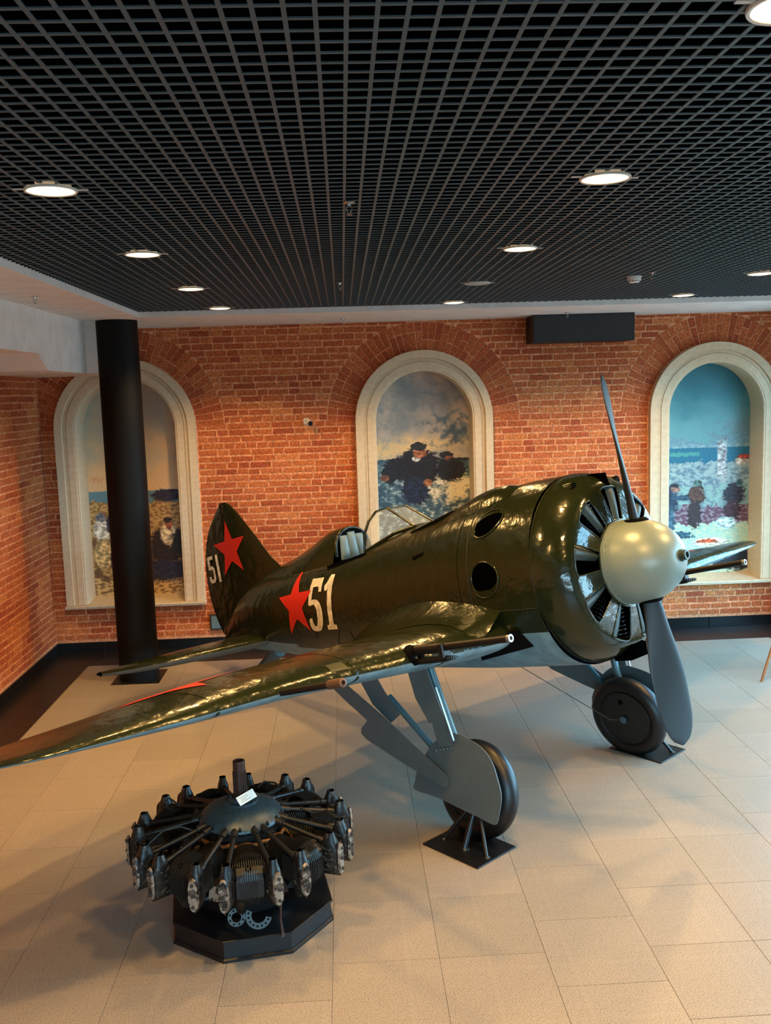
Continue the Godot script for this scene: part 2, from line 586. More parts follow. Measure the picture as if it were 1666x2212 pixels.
	part("pane", gg, M.pane, ff)
	# skirting tiles
	for side in ["back", "left", "right"]:
		var root := base("baseboard_" + side)
		tag(root, "black tiled skirting along the %s wall" % side, "baseboard", "", "structure")
		var len0: float = LEFT if side == "back" else 3.0
		var len1: float = RIGHT if side == "back" else WALL
		var u := len0
		while u < len1 - 0.05:
			var l := minf(0.6, len1 - u)
			var s := ns()
			if side == "back": box(s, W(u + l * 0.5, 0.066, WALL - 0.011), Vector3(l - 0.003, 0.128, 0.022), 0.002)
			else: box(s, W((LEFT + 0.011) if side == "left" else (RIGHT - 0.011), 0.066, u + l * 0.5), Vector3(0.022, 0.128, l - 0.003), 0.002)
			part("skirting_tile", s, M.black_skirt, root)
			u += l
	# bulkhead over the left aisle
	st = ns()
	var prof := [Vector2(-3.2, 3.62), Vector2(8.86, 3.62), Vector2(9.12, 3.47), Vector2(10.48, 3.47), Vector2(10.48, SOFFIT + 0.2), Vector2(-3.2, SOFFIT + 0.2)]
	slab(st, PackedVector2Array(prof), func(d, y, w): return W(-2.79 if w == 1 else LEFT, y, d))
	box(st, W((LEFT - 2.66) * 0.5, (3.47 + SOFFIT + 0.2) * 0.5, (10.48 + WALL) * 0.5), Vector3(-2.66 - LEFT, SOFFIT + 0.2 - 3.47, WALL - 10.48))
	tag(part("trim_1", st, M.plaster), "white bulkhead over the left aisle, stepped down at its far end", "bulkhead", "", "structure")

func floor_and_ceiling() -> void:
	# floor: grout bed with tiles laid on it, dark border round it
	var st := ns()
	box(st, W((LEFT + RIGHT) * 0.5, -0.056, (WALL - 3.0) * 0.5), Vector3(RIGHT - LEFT, 0.1, WALL + 3.0))
	var fl := part("floor", st, M.grout)
	tag(fl, "floor of beige granite tiles with a black border", "floor", "", "structure")
	var x0 := -0.165 - 0.6 * 6
	var x_lo := -3.18
	var x_hi := 5.20
	var d_hi := 11.06
	for c in 16:
		var xa := maxf(x0 + c * 0.6, x_lo)
		var xb := minf(x0 + (c + 1) * 0.6, x_hi)
		if xb - xa < 0.05: continue
		var k := c - 6
		var off := 4.555 if (k % 3 == -1 or k % 3 == 2) else 4.866
		var d := off - 0.623 * 12
		while d < d_hi:
			var da := maxf(d, -3.0)
			var db := minf(d + 0.623, d_hi)
			if db - da > 0.03:
				var s := ns()
				box(s, Vector3.ZERO, Vector3(xb - xa - 0.0024, 0.012, db - da - 0.0024), 0.001)
				var o := part("floor_tile", s, M.tiles[rng.randi() % 4], fl)
				o.position = W((xa + xb) * 0.5, 0.0 - 0.006 + rng.randf_range(-0.0004, 0.0), (da + db) * 0.5)
			d += 0.623
	var strips := []
	var u := LEFT
	while u < RIGHT - 0.02:
		var l := minf(0.6, RIGHT - u)
		strips.append([u, u + l, d_hi, WALL])
		u += l
	var dd := -3.0
	while dd < d_hi - 0.02:
		var l := minf(0.6, d_hi - dd)
		strips.append([LEFT, x_lo, dd, dd + l])
		strips.append([x_hi, RIGHT, dd, dd + l])
		dd += l
	for s4 in strips:
		var s := ns()
		box(s, Vector3.ZERO, Vector3(s4[1] - s4[0] - 0.003, 0.012, s4[3] - s4[2] - 0.003), 0.001)
		var o := part("border_tile", s, M.dark_tile, fl)
		o.position = W((s4[0] + s4[1]) * 0.5, -0.006, (s4[2] + s4[3]) * 0.5)
	# ceiling: black slab above, open cell grid below
	st = ns()
	box(st, W((LEFT + RIGHT) * 0.5, 4.75, (WALL - 3.0) * 0.5), Vector3(RIGHT - LEFT + 0.6, 0.1, WALL + 3.6))
	var ce := part("ceiling", st, M.void)
	tag(ce, "black open-cell grid ceiling", "ceiling", "", "structure")
	var gx0 := -2.115
	var gx1 := RIGHT - 0.02
	var gd0 := -2.9
	var gd1 := 10.145
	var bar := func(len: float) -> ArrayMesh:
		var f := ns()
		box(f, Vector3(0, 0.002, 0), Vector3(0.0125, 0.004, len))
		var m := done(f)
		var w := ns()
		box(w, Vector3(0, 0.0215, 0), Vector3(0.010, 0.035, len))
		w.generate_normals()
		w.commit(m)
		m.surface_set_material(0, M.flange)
		m.surface_set_material(1, M.shaded_web)
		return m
	var along: ArrayMesh = bar.call(gd1 - gd0)
	var across: ArrayMesh = bar.call(gx1 - gx0)
	var gx := 0.0438 - 0.0752 * 28
	while gx < gx1:
		var o := put("grid_bar", along, null, ce)
		o.position = W(gx, CEIL, (gd0 + gd1) * 0.5)
		gx += 0.0752
	var gd := 2.343 - 0.0782 * 67
	while gd < gd1:
		var o := put("grid_bar", across, null, ce)
		o.rotation.y = PI / 2
		o.position = W((gx0 + gx1) * 0.5, CEIL + 0.0006, gd)
		gd += 0.0782
	# plaster soffit round the grid, with its little fascia
	st = ns()
	box(st, W((LEFT + RIGHT) * 0.5, SOFFIT + 0.1, (10.15 + WALL) * 0.5), Vector3(RIGHT - LEFT, 0.2, WALL - 10.15))
	tag(part("trim_2", st, M.plaster), "white plaster soffit along the back wall", "soffit", "", "structure")
	st = ns()
	box(st, W((-2.79 - 2.12) * 0.5, SOFFIT + 0.1, 3.575), Vector3(0.67, 0.2, 13.15))
	tag(part("trim_3", st, M.plaster), "white plaster soffit between the grid ceiling and the left bulkhead", "soffit", "", "structure")

func lamps() -> void:
	var lit := [[-1.22, 4.215], [-1.22, 6.08], [-1.23, 8.03], [-1.22, 9.82], [1.19, 4.2], [1.2, 6.22], [1.2, 9.87], [3.6, 7.97], [3.58, 9.74], [1.135, 2.36], [3.6, 6.1]]
	var rim := ns()
	lathe_sharp(rim, [[0.001, 0.101], [0.002, 0.110], [-0.003, 0.1125], [-0.008, 0.112], [-0.010, 0.104]], Vector3.ZERO, Vector3.DOWN, 40)
	var rim_mesh := done(rim)
	var disc := ns()
	lathe(disc, [[-0.002, 0.102], [0.004, 0.07], [0.006, 0.0005]], Vector3.ZERO, Vector3.DOWN, 40, -1)
	var disc_mesh := done(disc)
	var can := ns()
	lathe_sharp(can, [[0.0, 0.0005], [0.0, 0.09], [0.03, 0.09]], Vector3(0, 0.035, 0), Vector3.DOWN, 32)
	var can_mesh := done(can)
	var arm := ns()
	box(arm, Vector3.ZERO, Vector3(0.045, 0.004, 0.018))
	var arm_mesh := done(arm)
	for i in lit.size() + 1:
		var off := i == lit.size()
		var at: Array = [1.2, 8.16] if off else lit[i]
		var root := base("ceiling_downlight", W(at[0], CEIL - 0.012, at[1]))
		put("rim", rim_mesh, M.lamp_rim, root)
		put("diffuser", disc_mesh, M.lamp_off if off else M.lamp_glow, root)
		put("housing", can_mesh, M.lamp_rim, root)
		for s in [-1, 1]: put("spring_clip", arm_mesh, M.lamp_rim, root).position = Vector3(0.132 * s, 0.008, -0.02 * s)
		if off:
			tag(root, "unlit round downlight in the black grid ceiling", "ceiling light", "round downlights in the grid ceiling")
			continue
		var rowname := "beside the left soffit" if at[0] < 0.0 else ("along the middle" if at[0] < 2.0 else "on the propeller side")
		var nth: String = ["first", "second", "third", "fourth", "fifth", "sixth"][clampi(roundi((9.8 - at[1]) / 1.87), 0, 5)]
		tag(root, "glowing round downlight in the row %s, %s from the brick wall" % [rowname, nth], "ceiling light", "round downlights in the grid ceiling")
		var l := SpotLight3D.new()
		l.name = "light"
		l.light_color = LAMP_TONE
		l.light_energy = LAMP_ENERGY
		l.light_size = 0.085
		l.spot_range = 30.0
		l.spot_attenuation = 2.0
		l.spot_angle = 69.0
		l.spot_angle_attenuation = 0.5
		l.shadow_enabled = true
		root.add_child(l)
		l.position = Vector3(0, -0.03, 0)
		l.rotation.x = -PI / 2

func fittings() -> void:
	# sprinklers
	var b := ns()
	lathe_sharp(b, [[0.0, 0.03], [0.004, 0.03], [0.006, 0.012], [0.02, 0.010], [0.022, 0.005]], Vector3.ZERO, Vector3.DOWN, 16)
	for s in [-1, 1]: tube(b, [Vector3(0.009 * s, -0.02, 0), Vector3(0.014 * s, -0.035, 0), Vector3(0.003 * s, -0.052, 0)], 0.0028, 6)
	tube(b, [Vector3(0, -0.05, 0), Vector3(0, -0.058, 0)], 0.004, 8)
	var body := done(b)
	var d := ns()
	for k in 8:
		var a := TAU * k / 8
		box(d, Vector3(cos(a) * 0.009, -0.06, sin(a) * 0.009), Vector3(0.012, 0.0015, 0.005), 0.0, Basis(Vector3.UP, -a))
	var plate := done(d)
	var spots := [[0.067, CEIL, 4.63, "small chrome sprinkler hanging from the grid between the front downlights"], [0.015, CEIL, 7.9, "small chrome sprinkler hanging from the grid above the tail fin"], [2.585, CEIL, 7.74, "small chrome sprinkler hanging from the grid beside the smoke detector"], [-2.477, SOFFIT, 7.89, "small chrome sprinkler on the white soffit left of the grid"], [0.038, SOFFIT, 11.03, "small chrome sprinkler on the white soffit beside the middle arch"], [2.68, SOFFIT, 11.05, "small chrome sprinkler on the white soffit by the black housing"]]
	for s in spots:
		var root := base("ceiling_sprinkler", W(s[0], s[1], s[2]))
		put("body", body, M.chrome, root)
		put("deflector", plate, M.chrome, root)
		tag(root, s[3], "sprinkler", "ceiling sprinklers")
	# smoke detector
	var root := base("smoke_detector", W(2.517, CEIL, 8.0))
	var st := ns()
	lathe_sharp(st, [[0.0, 0.062], [0.012, 0.062], [0.014, 0.052]], Vector3.ZERO, Vector3.DOWN, 28)
	part("mount", st, M.plastic, root)
	st = ns()
	lathe_sharp(st, [[0.014, 0.056], [0.035, 0.056], [0.052, 0.040], [0.054, 0.0005]], Vector3.ZERO, Vector3.DOWN, 28)
	part("body", st, M.plastic, root)
	st = ns()
	for k in 12:
		var a := TAU * k / 12
		box(st, Vector3(cos(a) * 0.05, -0.042, sin(a) * 0.05), Vector3(0.004, 0.008, 0.016), 0.0, Basis(Vector3.UP, -a))
	part("vent", st, M.window_frame, root)
	tag(root, "white round smoke detector under the grid ceiling", "smoke detector")
	# black housing on the wall top
	root = base("wall_housing", W(2.935, 3.865, 11.48))
	st = ns()
	box(st, Vector3.ZERO, Vector3(1.235, 0.328, 0.44), 0.006)
	part("body", st, M.housing, root)
	st = ns()
	box(st, Vector3(0, 0, 0.221), Vector3(1.20, 0.295, 0.006), 0.002)
	part("front_panel", st, M.housing, root)
	tag(root, "long dark grey box housing fixed high on the brick wall", "housing")
	# security camera
	root = base("security_camera", W(-0.43, 2.83, WALL - 0.012))
	st = ns()
	box(st, Vector3(-0.035, 0.01, 0.012), Vector3(0.05, 0.075, 0.024), 0.006)
	part("wall_bracket", st, M.plastic, root)
	st = ns()
	tube(st, [Vector3(-0.03, 0.0, 0.02), Vector3(-0.012, -0.01, 0.06), Vector3(0.0, 0.0, 0.085)], 0.009, 8)
	tube(st, [Vector3(-0.045, -0.03, 0.02), Vector3(-0.03, -0.055, 0.035), Vector3(-0.005, -0.03, 0.05)], 0.004, 6)
	part("arm", st, M.plastic, root)
	var aim := Vector3(0.42, -0.38, 0.85).normalized()
	st = ns()
	lathe_sharp(st, [[-0.05, 0.0005], [-0.05, 0.024], [-0.045, 0.028], [0.045, 0.030], [0.05, 0.0295]], Vector3(0.005, 0.005, 0.10), aim, 20)
	part("body", st, M.plastic, root)
	st = ns()
	lathe_sharp(st, [[0.05, 0.0295], [0.066, 0.029], [0.066, 0.018], [0.062, 0.0005]], Vector3(0.005, 0.005, 0.10), aim, 20)
	part("lens_hood", st, M.lens, root)
	tag(root, "small white security camera on the brick wall beside the middle arch", "camera")
	# wall hatch behind the rudder
	root = base("wall_socket_plate", W(-1.70, 0.33, WALL - 0.02))
	st = ns()
	box(st, Vector3.ZERO, Vector3(0.16, 0.20, 0.03), 0.004)
	part("frame", st, M.window_frame, root)
	st = ns()
	box(st, Vector3(0, 0, 0.016), Vector3(0.12, 0.16, 0.006), 0.002)
	part("cover", st, M.leather, root)
	tag(root, "small grey cover plate low on the brick wall behind the rudder", "wall plate")
	# round column with its dark footing tile
	root = base("round_column", W(-2.44, 0, 10.52))
	st = ns()
	lathe(st, [[0.0, 0.222], [SOFFIT, 0.222]], Vector3.ZERO, Vector3.UP, 48)
	part("shaft", st, M.column, root)
	st = ns()
	box(st, Vector3(0, 0.0015, 0), Vector3(0.54, 0.003, 0.54))
	part("footing_tile", st, M.dark_tile, root)
	tag(root, "thick matt black round column standing before the brick niche", "column", "", "structure")
	# easel, mostly beyond the right edge
	root = base("display_easel", W(4.72, 0, 9.55))
	st = ns()
	tube(st, [Vector3(-0.375, 0.0, 0.155), Vector3(0.12, 1.25, -0.10)], 0.016, 8)
	part("leg", st, M.wood, root)
	st = ns()
	tube(st, [Vector3(0.70, 0.0, 0.155), Vector3(0.22, 1.25, -0.10)], 0.016, 8)
	part("leg", st, M.wood, root)
	st = ns()
	tube(st, [Vector3(0.17, 0.0, -0.5), Vector3(0.17, 1.25, -0.12)], 0.016, 8)
	part("leg", st, M.wood, root)
	st = ns()
	box(st, Vector3(0.44, 0.62, 0.11), Vector3(0.86, 0.78, 0.02), 0.003, Basis(Vector3.RIGHT, -0.2))
	part("board", st, M.black, root)
	tag(root, "wooden easel holding a black board", "easel")

# ---------------------------------------------------------------- niches and their paintings
func niche_path(r: float, y0: float) -> Array:
	var out := [Vector2(-r, y0)]
	for i in 41:
		var a := PI - PI * i / 40.0
		out.append(Vector2(cos(a) * r, SPRING + sin(a) * r))
	out.append(Vector2(r, y0))
	return out

func sweep_arch(st: SurfaceTool, cx: float, prof: Array, y0: float) -> void:
	for i in prof.size() - 1:
		var rows := []
		for p in [prof[i], prof[i + 1]]:
			var row := PackedVector3Array()
			for q in niche_path(p[0], y0): row.append(W(cx + q.x, q.y, p[1]))
			rows.append(row)
		grid(st, rows, 20 + i)
	# end caps at the foot
	for side in [-1, 1]:
		var poly := PackedVector2Array()
		for p in prof: poly.append(Vector2(p[0], p[1]))
		var ix := Geometry2D.triangulate_polygon(poly)
		for k in range(0, ix.size(), 3):
			tri(st, W(cx + side * poly[ix[k]].x, y0, poly[ix[k]].y), W(cx + side * poly[ix[k + 1]].x, y0, poly[ix[k + 1]].y), W(cx + side * poly[ix[k + 2]].x, y0, poly[ix[k + 2]].y))

func niches() -> void:
	var which := ["behind the black column", "behind the cockpit", "behind the propeller"]
	var scenes := ["painting of figures among ochre rocks under a pale sky, behind the black column", "painting of dark-coated men wading through white surf under clouds", "painting of a ruined tower and soldiers before a turquoise bay"]
	for i in 3:
		var cx: float = NICHES[i]
		var root := base("trim_%d" % (i + 4), Vector3.ZERO)
		var st := ns()
		sweep_arch(st, cx, [[0.858, WALL + 0.02], [0.858, WALL - 0.095], [0.768, WALL - 0.095], [0.763, WALL - 0.088], [0.763, WALL + 0.02]], 0.625)
		part("outer_band", st, M.stone, root)
		st = ns()
		sweep_arch(st, cx, [[0.762, WALL - 0.062], [0.722, WALL - 0.072], [0.721, WALL - 0.066], [0.717, WALL - 0.066], [0.717, WALL + 0.02], [0.762, WALL + 0.02]], 0.625)
		part("cove", st, M.stone, root)
		st = ns()
		sweep_arch(st, cx, [[0.716, WALL - 0.075], [0.632, WALL - 0.075], [0.627, WALL - 0.068], [0.612, WALL - 0.068], [0.604, WALL - 0.058], [0.604, WALL + 0.335], [0.64, WALL + 0.335], [0.715, WALL + 0.02]], 0.625)
		part("reveal", st, M.stone, root)
		st = ns()
		box(st, W(cx, 0.594, WALL - 0.055), Vector3(1.74, 0.02, 0.13), 0.003)
		box(st, W(cx, 0.612, WALL - 0.06), Vector3(1.75, 0.018, 0.14), 0.004)
		var a := [W(cx - 0.604, 0.620, WALL - 0.02), W(cx + 0.604, 0.620, WALL - 0.02), W(cx + 0.604, 0.655, WALL + 0.335), W(cx - 0.604, 0.655, WALL + 0.335)]
		quad(st, a[3], a[2], a[1], a[0])
		part("sill", st, M.stone, root)
		tag(root, "cream stone arched surround with sill %s" % which[i], "niche surround", "arched stone surrounds in the brick wall", "structure")
		# painted panel, arch topped
		var poly := PackedVector2Array()
		for q in niche_path(0.625, 0.64): poly.append(q)
		st = ns()
		var ix := Geometry2D.triangulate_polygon(poly)
		ix.reverse()
		for k in ix.size():
			var p := poly[ix[k]]
			st.set_smooth_group(-1)
			st.set_uv(Vector2((p.x + 0.625) / 1.25, 1.0 - (p.y - 0.64) / 2.8))
			st.add_vertex(Vector3(cx + p.x, p.y, -(WALL + 0.325)))
		var im := painting(i)
		var pm := mat(Color.WHITE, 0.6)
		pm.albedo_texture = tex(im)
		var o := part("arched_painting", st, pm)
		tag(o, scenes[i], "painting", "arched paintings in the niches")

# loose paint-like pictures: sky, water, land and blurred figures
var pn: Array = []
func fb(k: int, x: float, y: float) -> float: return (pn[k] as FastNoiseLite).get_noise_2d(x, y)

func blob(p: Vector2, c: Vector2, r: Vector2, wob: float) -> float:
	var d := (p - c) / r
	if r.y > r.x * 3.0: return 1.0 - maxf(absf(d.x), absf(d.y)) - wob
	return 1.0 - d.length() - wob

func painting(which: int) -> Image:
	if pn.is_empty():
		for k in 4: pn.append(noise_of(100 + k, [0.006, 0.02, 0.06, 0.16][k], 4))
	var w := 400
	var h := 896
	var fig := []   # centre, radii (in painting units, y down, width 1, height 2.24), colour
	if which == 0:
		fig = [[Vector2(0.13, 1.46), Vector2(0.10, 0.13), Color(0.80, 0.80, 0.76)], [Vector2(0.13, 1.72), Vector2(0.11, 0.17), Color(0.76, 0.66, 0.46)], [Vector2(0.12, 1.33), Vector2(0.06, 0.05), Color(0.42, 0.45, 0.5)], [Vector2(0.23, 1.40), Vector2(0.06, 0.12), Color(0.16, 0.15, 0.25)], [Vector2(0.25, 1.78), Vector2(0.06, 0.17), Color(0.13, 0.14, 0.2)],
			[Vector2(0.80, 1.12), Vector2(0.16, 0.07), Color(0.16, 0.14, 0.22)], [Vector2(0.76, 1.66), Vector2(0.16, 0.22), Color(0.14, 0.10, 0.09)], [Vector2(0.80, 1.52), Vector2(0.09, 0.13), Color(0.82, 0.76, 0.62)], [Vector2(0.81, 1.42), Vector2(0.045, 0.05), Color(0.58, 0.33, 0.22)], [Vector2(0.80, 1.375), Vector2(0.045, 0.03), Color(0.08, 0.07, 0.08)], [Vector2(0.93, 1.62), Vector2(0.10, 0.16), Color(0.10, 0.11, 0.10)],
			[Vector2(0.72, 1.90), Vector2(0.32, 0.12), Color(0.13, 0.15, 0.26)], [Vector2(0.30, 1.97), Vector2(0.10, 0.03), Color(0.12, 0.34, 0.48)]]
	elif which == 1:
		fig = [[Vector2(0.78, 1.54), Vector2(0.16, 0.22), Color(0.075, 0.09, 0.14)], [Vector2(0.74, 1.30), Vector2(0.075, 0.065), Color(0.11, 0.12, 0.16)], [Vector2(0.77, 1.355), Vector2(0.05, 0.04), Color(0.46, 0.29, 0.22)], [Vector2(0.90, 1.38), Vector2(0.14, 0.03), Color(0.13, 0.15, 0.2)],
			[Vector2(0.26, 1.50), Vector2(0.17, 0.20), Color(0.07, 0.09, 0.15)], [Vector2(0.15, 1.60), Vector2(0.09, 0.16), Color(0.08, 0.10, 0.16)], [Vector2(0.45, 1.50), Vector2(0.24, 0.34), Color(0.06, 0.075, 0.135)], [Vector2(0.42, 1.88), Vector2(0.15, 0.26), Color(0.075, 0.13, 0.24)], [Vector2(0.10, 1.66), Vector2(0.05, 0.06), Color(0.50, 0.32, 0.24)], [Vector2(0.545, 1.755), Vector2(0.05, 0.065), Color(0.62, 0.42, 0.3)],
			[Vector2(0.43, 1.35), Vector2(0.045, 0.05), Color(0.80, 0.82, 0.84)], [Vector2(0.47, 1.25), Vector2(0.075, 0.095), Color(0.60, 0.37, 0.25)], [Vector2(0.455, 1.145), Vector2(0.085, 0.075), Color(0.11, 0.13, 0.16)]]
	else:
		fig = [[Vector2(0.69, 1.13), Vector2(0.055, 0.22), Color(0.66, 0.66, 0.66)], [Vector2(0.90, 1.15), Vector2(0.08, 0.045), Color(0.78, 0.75, 0.70)], [Vector2(0.93, 1.10), Vector2(0.08, 0.025), Color(0.68, 0.24, 0.16)],
			[Vector2(0.11, 1.55), Vector2(0.12, 0.17), Color(0.10, 0.18, 0.27)], [Vector2(0.14, 1.76), Vector2(0.06, 0.17), Color(0.22, 0.35, 0.42)], [Vector2(0.19, 1.42), Vector2(0.05, 0.04), Color(0.62, 0.44, 0.38)], [Vector2(0.19, 1.385), Vector2(0.06, 0.022), Color(0.08, 0.10, 0.13)], [Vector2(0.30, 1.52), Vector2(0.16, 0.03), Color(0.16, 0.27, 0.36)],
			[Vector2(0.42, 1.50), Vector2(0.09, 0.12), Color(0.30, 0.18, 0.13)], [Vector2(0.40, 1.70), Vector2(0.08, 0.16), Color(0.18, 0.11, 0.12)], [Vector2(0.43, 1.37), Vector2(0.045, 0.04), Color(0.25, 0.34, 0.32)], [Vector2(0.82, 1.50), Vector2(0.12, 0.12), Color(0.14, 0.13, 0.18)], [Vector2(0.80, 1.68), Vector2(0.10, 0.12), Color(0.22, 0.10, 0.14)], [Vector2(0.88, 1.38), Vector2(0.04, 0.04), Color(0.2, 0.34, 0.36)],
			[Vector2(0.74, 1.80), Vector2(0.12, 0.07), Color(0.72, 0.84, 0.84)], [Vector2(0.20, 1.92), Vector2(0.20, 0.05), Color(0.16, 0.33, 0.40)], [Vector2(0.58, 2.00), Vector2(0.20, 0.055), Color(0.86, 0.84, 0.76)], [Vector2(0.54, 1.99), Vector2(0.12, 0.022), Color(0.80, 0.34, 0.16)], [Vector2(0.90, 2.2), Vector2(0.35, 0.12), Color(0.08, 0.13, 0.19)]]
	return image_of(w, h, func(px: int, py: int) -> Color:
		var n0 := fb(0, px, py)
		var n1 := fb(1, px, py)
		var n2 := fb(2, px * 0.6, py)
		var n3 := fb(3, px, py * 1.6)
		var p := Vector2(float(px) / w, 2.24 * py / h)
		p += Vector2(n2, n3) * 0.012
		if which == 0: p.y -= 0.08
		elif which == 1: p.y = 1.135 + (p.y - 0.78) / 0.62
		else: p.y += 0.10
		var c: Color
		if which == 0:
			c = Color(0.68, 0.70, 0.66).lerp(Color(0.88, 0.75, 0.57), smoothstep(0.1, 1.0, p.y + n0 * 0.5))
			c = c.lerp(Color(0.86, 0.58, 0.40), clampf(n1 * 1.4 - 0.1, 0, 0.7) * smoothstep(0.5, 1.0, p.y) * (1.0 - smoothstep(0.2, 0.5, p.x)))
			if p.y > 1.06 + n1 * 0.02: c = Color(0.27, 0.47, 0.56).lerp(Color(0.45, 0.6, 0.66), n3 + 0.5)
			if p.y > 1.17 + n1 * 0.06: c = Color(0.76, 0.63, 0.40).lerp(Color(0.50, 0.38, 0.22), clampf(n2 * 2.0 + 0.35, 0, 1))
			if p.y > 1.55: c = c.lerp(Color(0.33, 0.24, 0.16), clampf(n1 * 2.2 + 0.25, 0, 0.8))
			if p.y > 1.98 + n1 * 0.05: c = Color(0.80, 0.68, 0.46).lerp(Color(0.46, 0.36, 0.22), clampf(n2 * 2.6 + 0.2, 0, 1))
		elif which == 1:
			c = Color(0.56, 0.57, 0.57).lerp(Color(0.76, 0.69, 0.63), clampf(n0 * 1.2 + 0.5, 0, 1))
			c = c.lerp(Color(0.47, 0.53, 0.57), clampf(n1 * 1.1, 0, 0.5))
			var glow := 1.0 - absf(p.y - 1.12 + (p.x - 0.5) * 0.22) * 4.0
			c = c.lerp(Color(0.90, 0.77, 0.55), clampf(glow + n1 * 0.8, 0, 0.85))
			c = c.lerp(Color(0.22, 0.32, 0.43), clampf(1.0 - (p - Vector2(0.86, 0.92)).length() * 3.4 + n1, 0, 0.9))
			if p.y > 1.36 + n1 * 0.05:
				c = Color(0.20, 0.31, 0.39).lerp(Color(0.42, 0.54, 0.58), clampf(n2 * 0.8 + n1 * 1.2 + 0.35, 0, 1))
				var foam := clampf(1.25 - ((p - Vector2(0.84, 1.86)) / Vector2(0.34, 0.30)).length() + n1 * 1.0 + n2 * 0.6 + n3 * 0.5, 0, 1)
				c = c.lerp(Color(0.90, 0.85, 0.72), foam)
				c = c.lerp(Color(0.82, 0.84, 0.82), clampf(n1 * 1.6 + n2 * 1.2 - 0.35 + n3 * 0.4, 0, 0.8) * smoothstep(1.5, 1.75, p.y))
		else:
			c = Color(0.135, 0.41, 0.46).lerp(Color(0.40, 0.60, 0.61), smoothstep(0.2, 0.85, p.y + n0 * 0.2))
			c = c.lerp(Color(0.42, 0.50, 0.53), clampf(1.0 - absf(p.x - 0.9) * 3.0 + n1, 0, 0.7) * smoothstep(0.45, 0.9, p.y))
			if p.y > 0.93 - 0.05 * sin(p.x * 9.0) + n1 * 0.04 - 0.04 * p.x: c = Color(0.40, 0.55, 0.60).lerp(Color(0.60, 0.68, 0.68), clampf(n2 + smoothstep(0.93, 1.0, p.y) * 0.6, 0, 1))
			if p.y > 0.995: c = Color(0.07, 0.35, 0.46).lerp(Color(0.13, 0.46, 0.55), clampf(n3 * 1.6 + 0.4, 0, 1))
			if absf(p.y - 1.06) < 0.022 + n2 * 0.02 and p.x < 0.45: c = Color(0.28, 0.56, 0.54)
			if p.y > 1.15 + n1 * 0.06: c = Color(0.60, 0.67, 0.66).lerp(Color(0.36, 0.46, 0.51), clampf(n2 * 1.2 + n1 * 1.2 + 0.35 + n3 * 0.6, 0, 1))
			if p.y > 1.40 + n1 * 0.05: c = Color(0.53, 0.66, 0.63).lerp(Color(0.38, 0.47, 0.51), clampf(n2 * 1.0 + n1 + 0.3, 0, 1))
			if p.y > 1.62 + n1 * 0.08: c = Color(0.35, 0.22, 0.29).lerp(Color(0.56, 0.50, 0.53), clampf(n2 * 2.0 + 0.25, 0, 1))
			if p.y > 1.80 + n1 * 0.06: c = Color(0.62, 0.77, 0.70).lerp(Color(0.74, 0.79, 0.66), clampf(n2 * 2.0 + 0.4, 0, 1))
		for f in fig:
			var b := blob(p, f[0], f[1], (n2 * 0.35 + n3 * 0.22) * (0.55 if which == 1 else 1.0))
			if b > 0.0: c = c.lerp((f[2] as Color) * (1.0 + n2 * 0.7), clampf(b * 9.0, 0, 1))
		c = c * (1.0 + n3 * 0.14)
		c.a = 1.0
		return c)

# ---------------------------------------------------------------- the aircraft
# own axes: x forward along the thrust line, y up, z to starboard; origin at the propeller hub
const BODY := [[-0.45, 0.705, -0.715, 0.705], [-0.80, 0.712, -0.718, 0.703], [-1.07, 0.688, -0.72, 0.69], [-1.35, 0.645, -0.72, 0.668], [-1.80, 0.578, -0.71, 0.622], [-2.10, 0.540, -0.70, 0.588], [-2.55, 0.480, -0.675, 0.548], [-3.0, 0.428, -0.63, 0.505], [-3.5, 0.385, -0.585, 0.448], [-4.0, 0.345, -0.54, 0.375], [-4.4, 0.31, -0.50, 0.30], [-4.75, 0.24, -0.465, 0.225], [-5.0, 0.14, -0.435, 0.165], [-5.18, 0.03, -0.41, 0.115], [-5.36, -0.13, -0.385, 0.07], [-5.50, -0.26, -0.36, 0.03]]
var plane: Node3D

func body_at(x: float, a: float, grow := 0.0) -> Vector3:
	var t := lerp_table(BODY, x, 1) + grow
	var b := lerp_table(BODY, x, 2) - grow
	var w := lerp_table(BODY, x, 3) + grow
	var e := 2.0 / 2.25
	var s := sin(a)
	var c := cos(a)
	return Vector3(x, (t + b) * 0.5 + (t - b) * 0.5 * signf(s) * pow(absf(s), e), w * signf(c) * pow(absf(c), e))

# point on the starboard flank at height y
func flank(x: float, y: float, grow := 0.004) -> Vector3:
	var t := lerp_table(BODY, x, 1)
	var b := lerp_table(BODY, x, 2)
	var w := lerp_table(BODY, x, 3)
	var v := clampf((y - (t + b) * 0.5) / ((t - b) * 0.5), -1, 1)
	return Vector3(x, y, w * pow(1.0 - pow(absf(v), 2.25), 1.0 / 2.25) + grow)

func split(st: SurfaceTool, a: Vector2, b: Vector2, c: Vector2, f: Callable, n: int) -> void:
	if n == 0:
		tri(st, f.call(a), f.call(b), f.call(c), 1)
		return
	var d := (a + b) * 0.5
	var e := (b + c) * 0.5
	var g := (c + a) * 0.5
	split(st, a, d, g, f, n - 1)
	split(st, d, b, e, f, n - 1)
	split(st, g, e, c, f, n - 1)
	split(st, d, e, g, f, n - 1)

func print_on(called: String, poly: PackedVector2Array, f: Callable, m: Material, parent: Node, n := 3) -> MeshInstance3D:
	var st := ns()
	var ix := Geometry2D.triangulate_polygon(poly)
	for i in range(0, ix.size(), 3): split(st, poly[ix[i]], poly[ix[i + 1]], poly[ix[i + 2]], f, n)
	return part(called, st, m, parent)

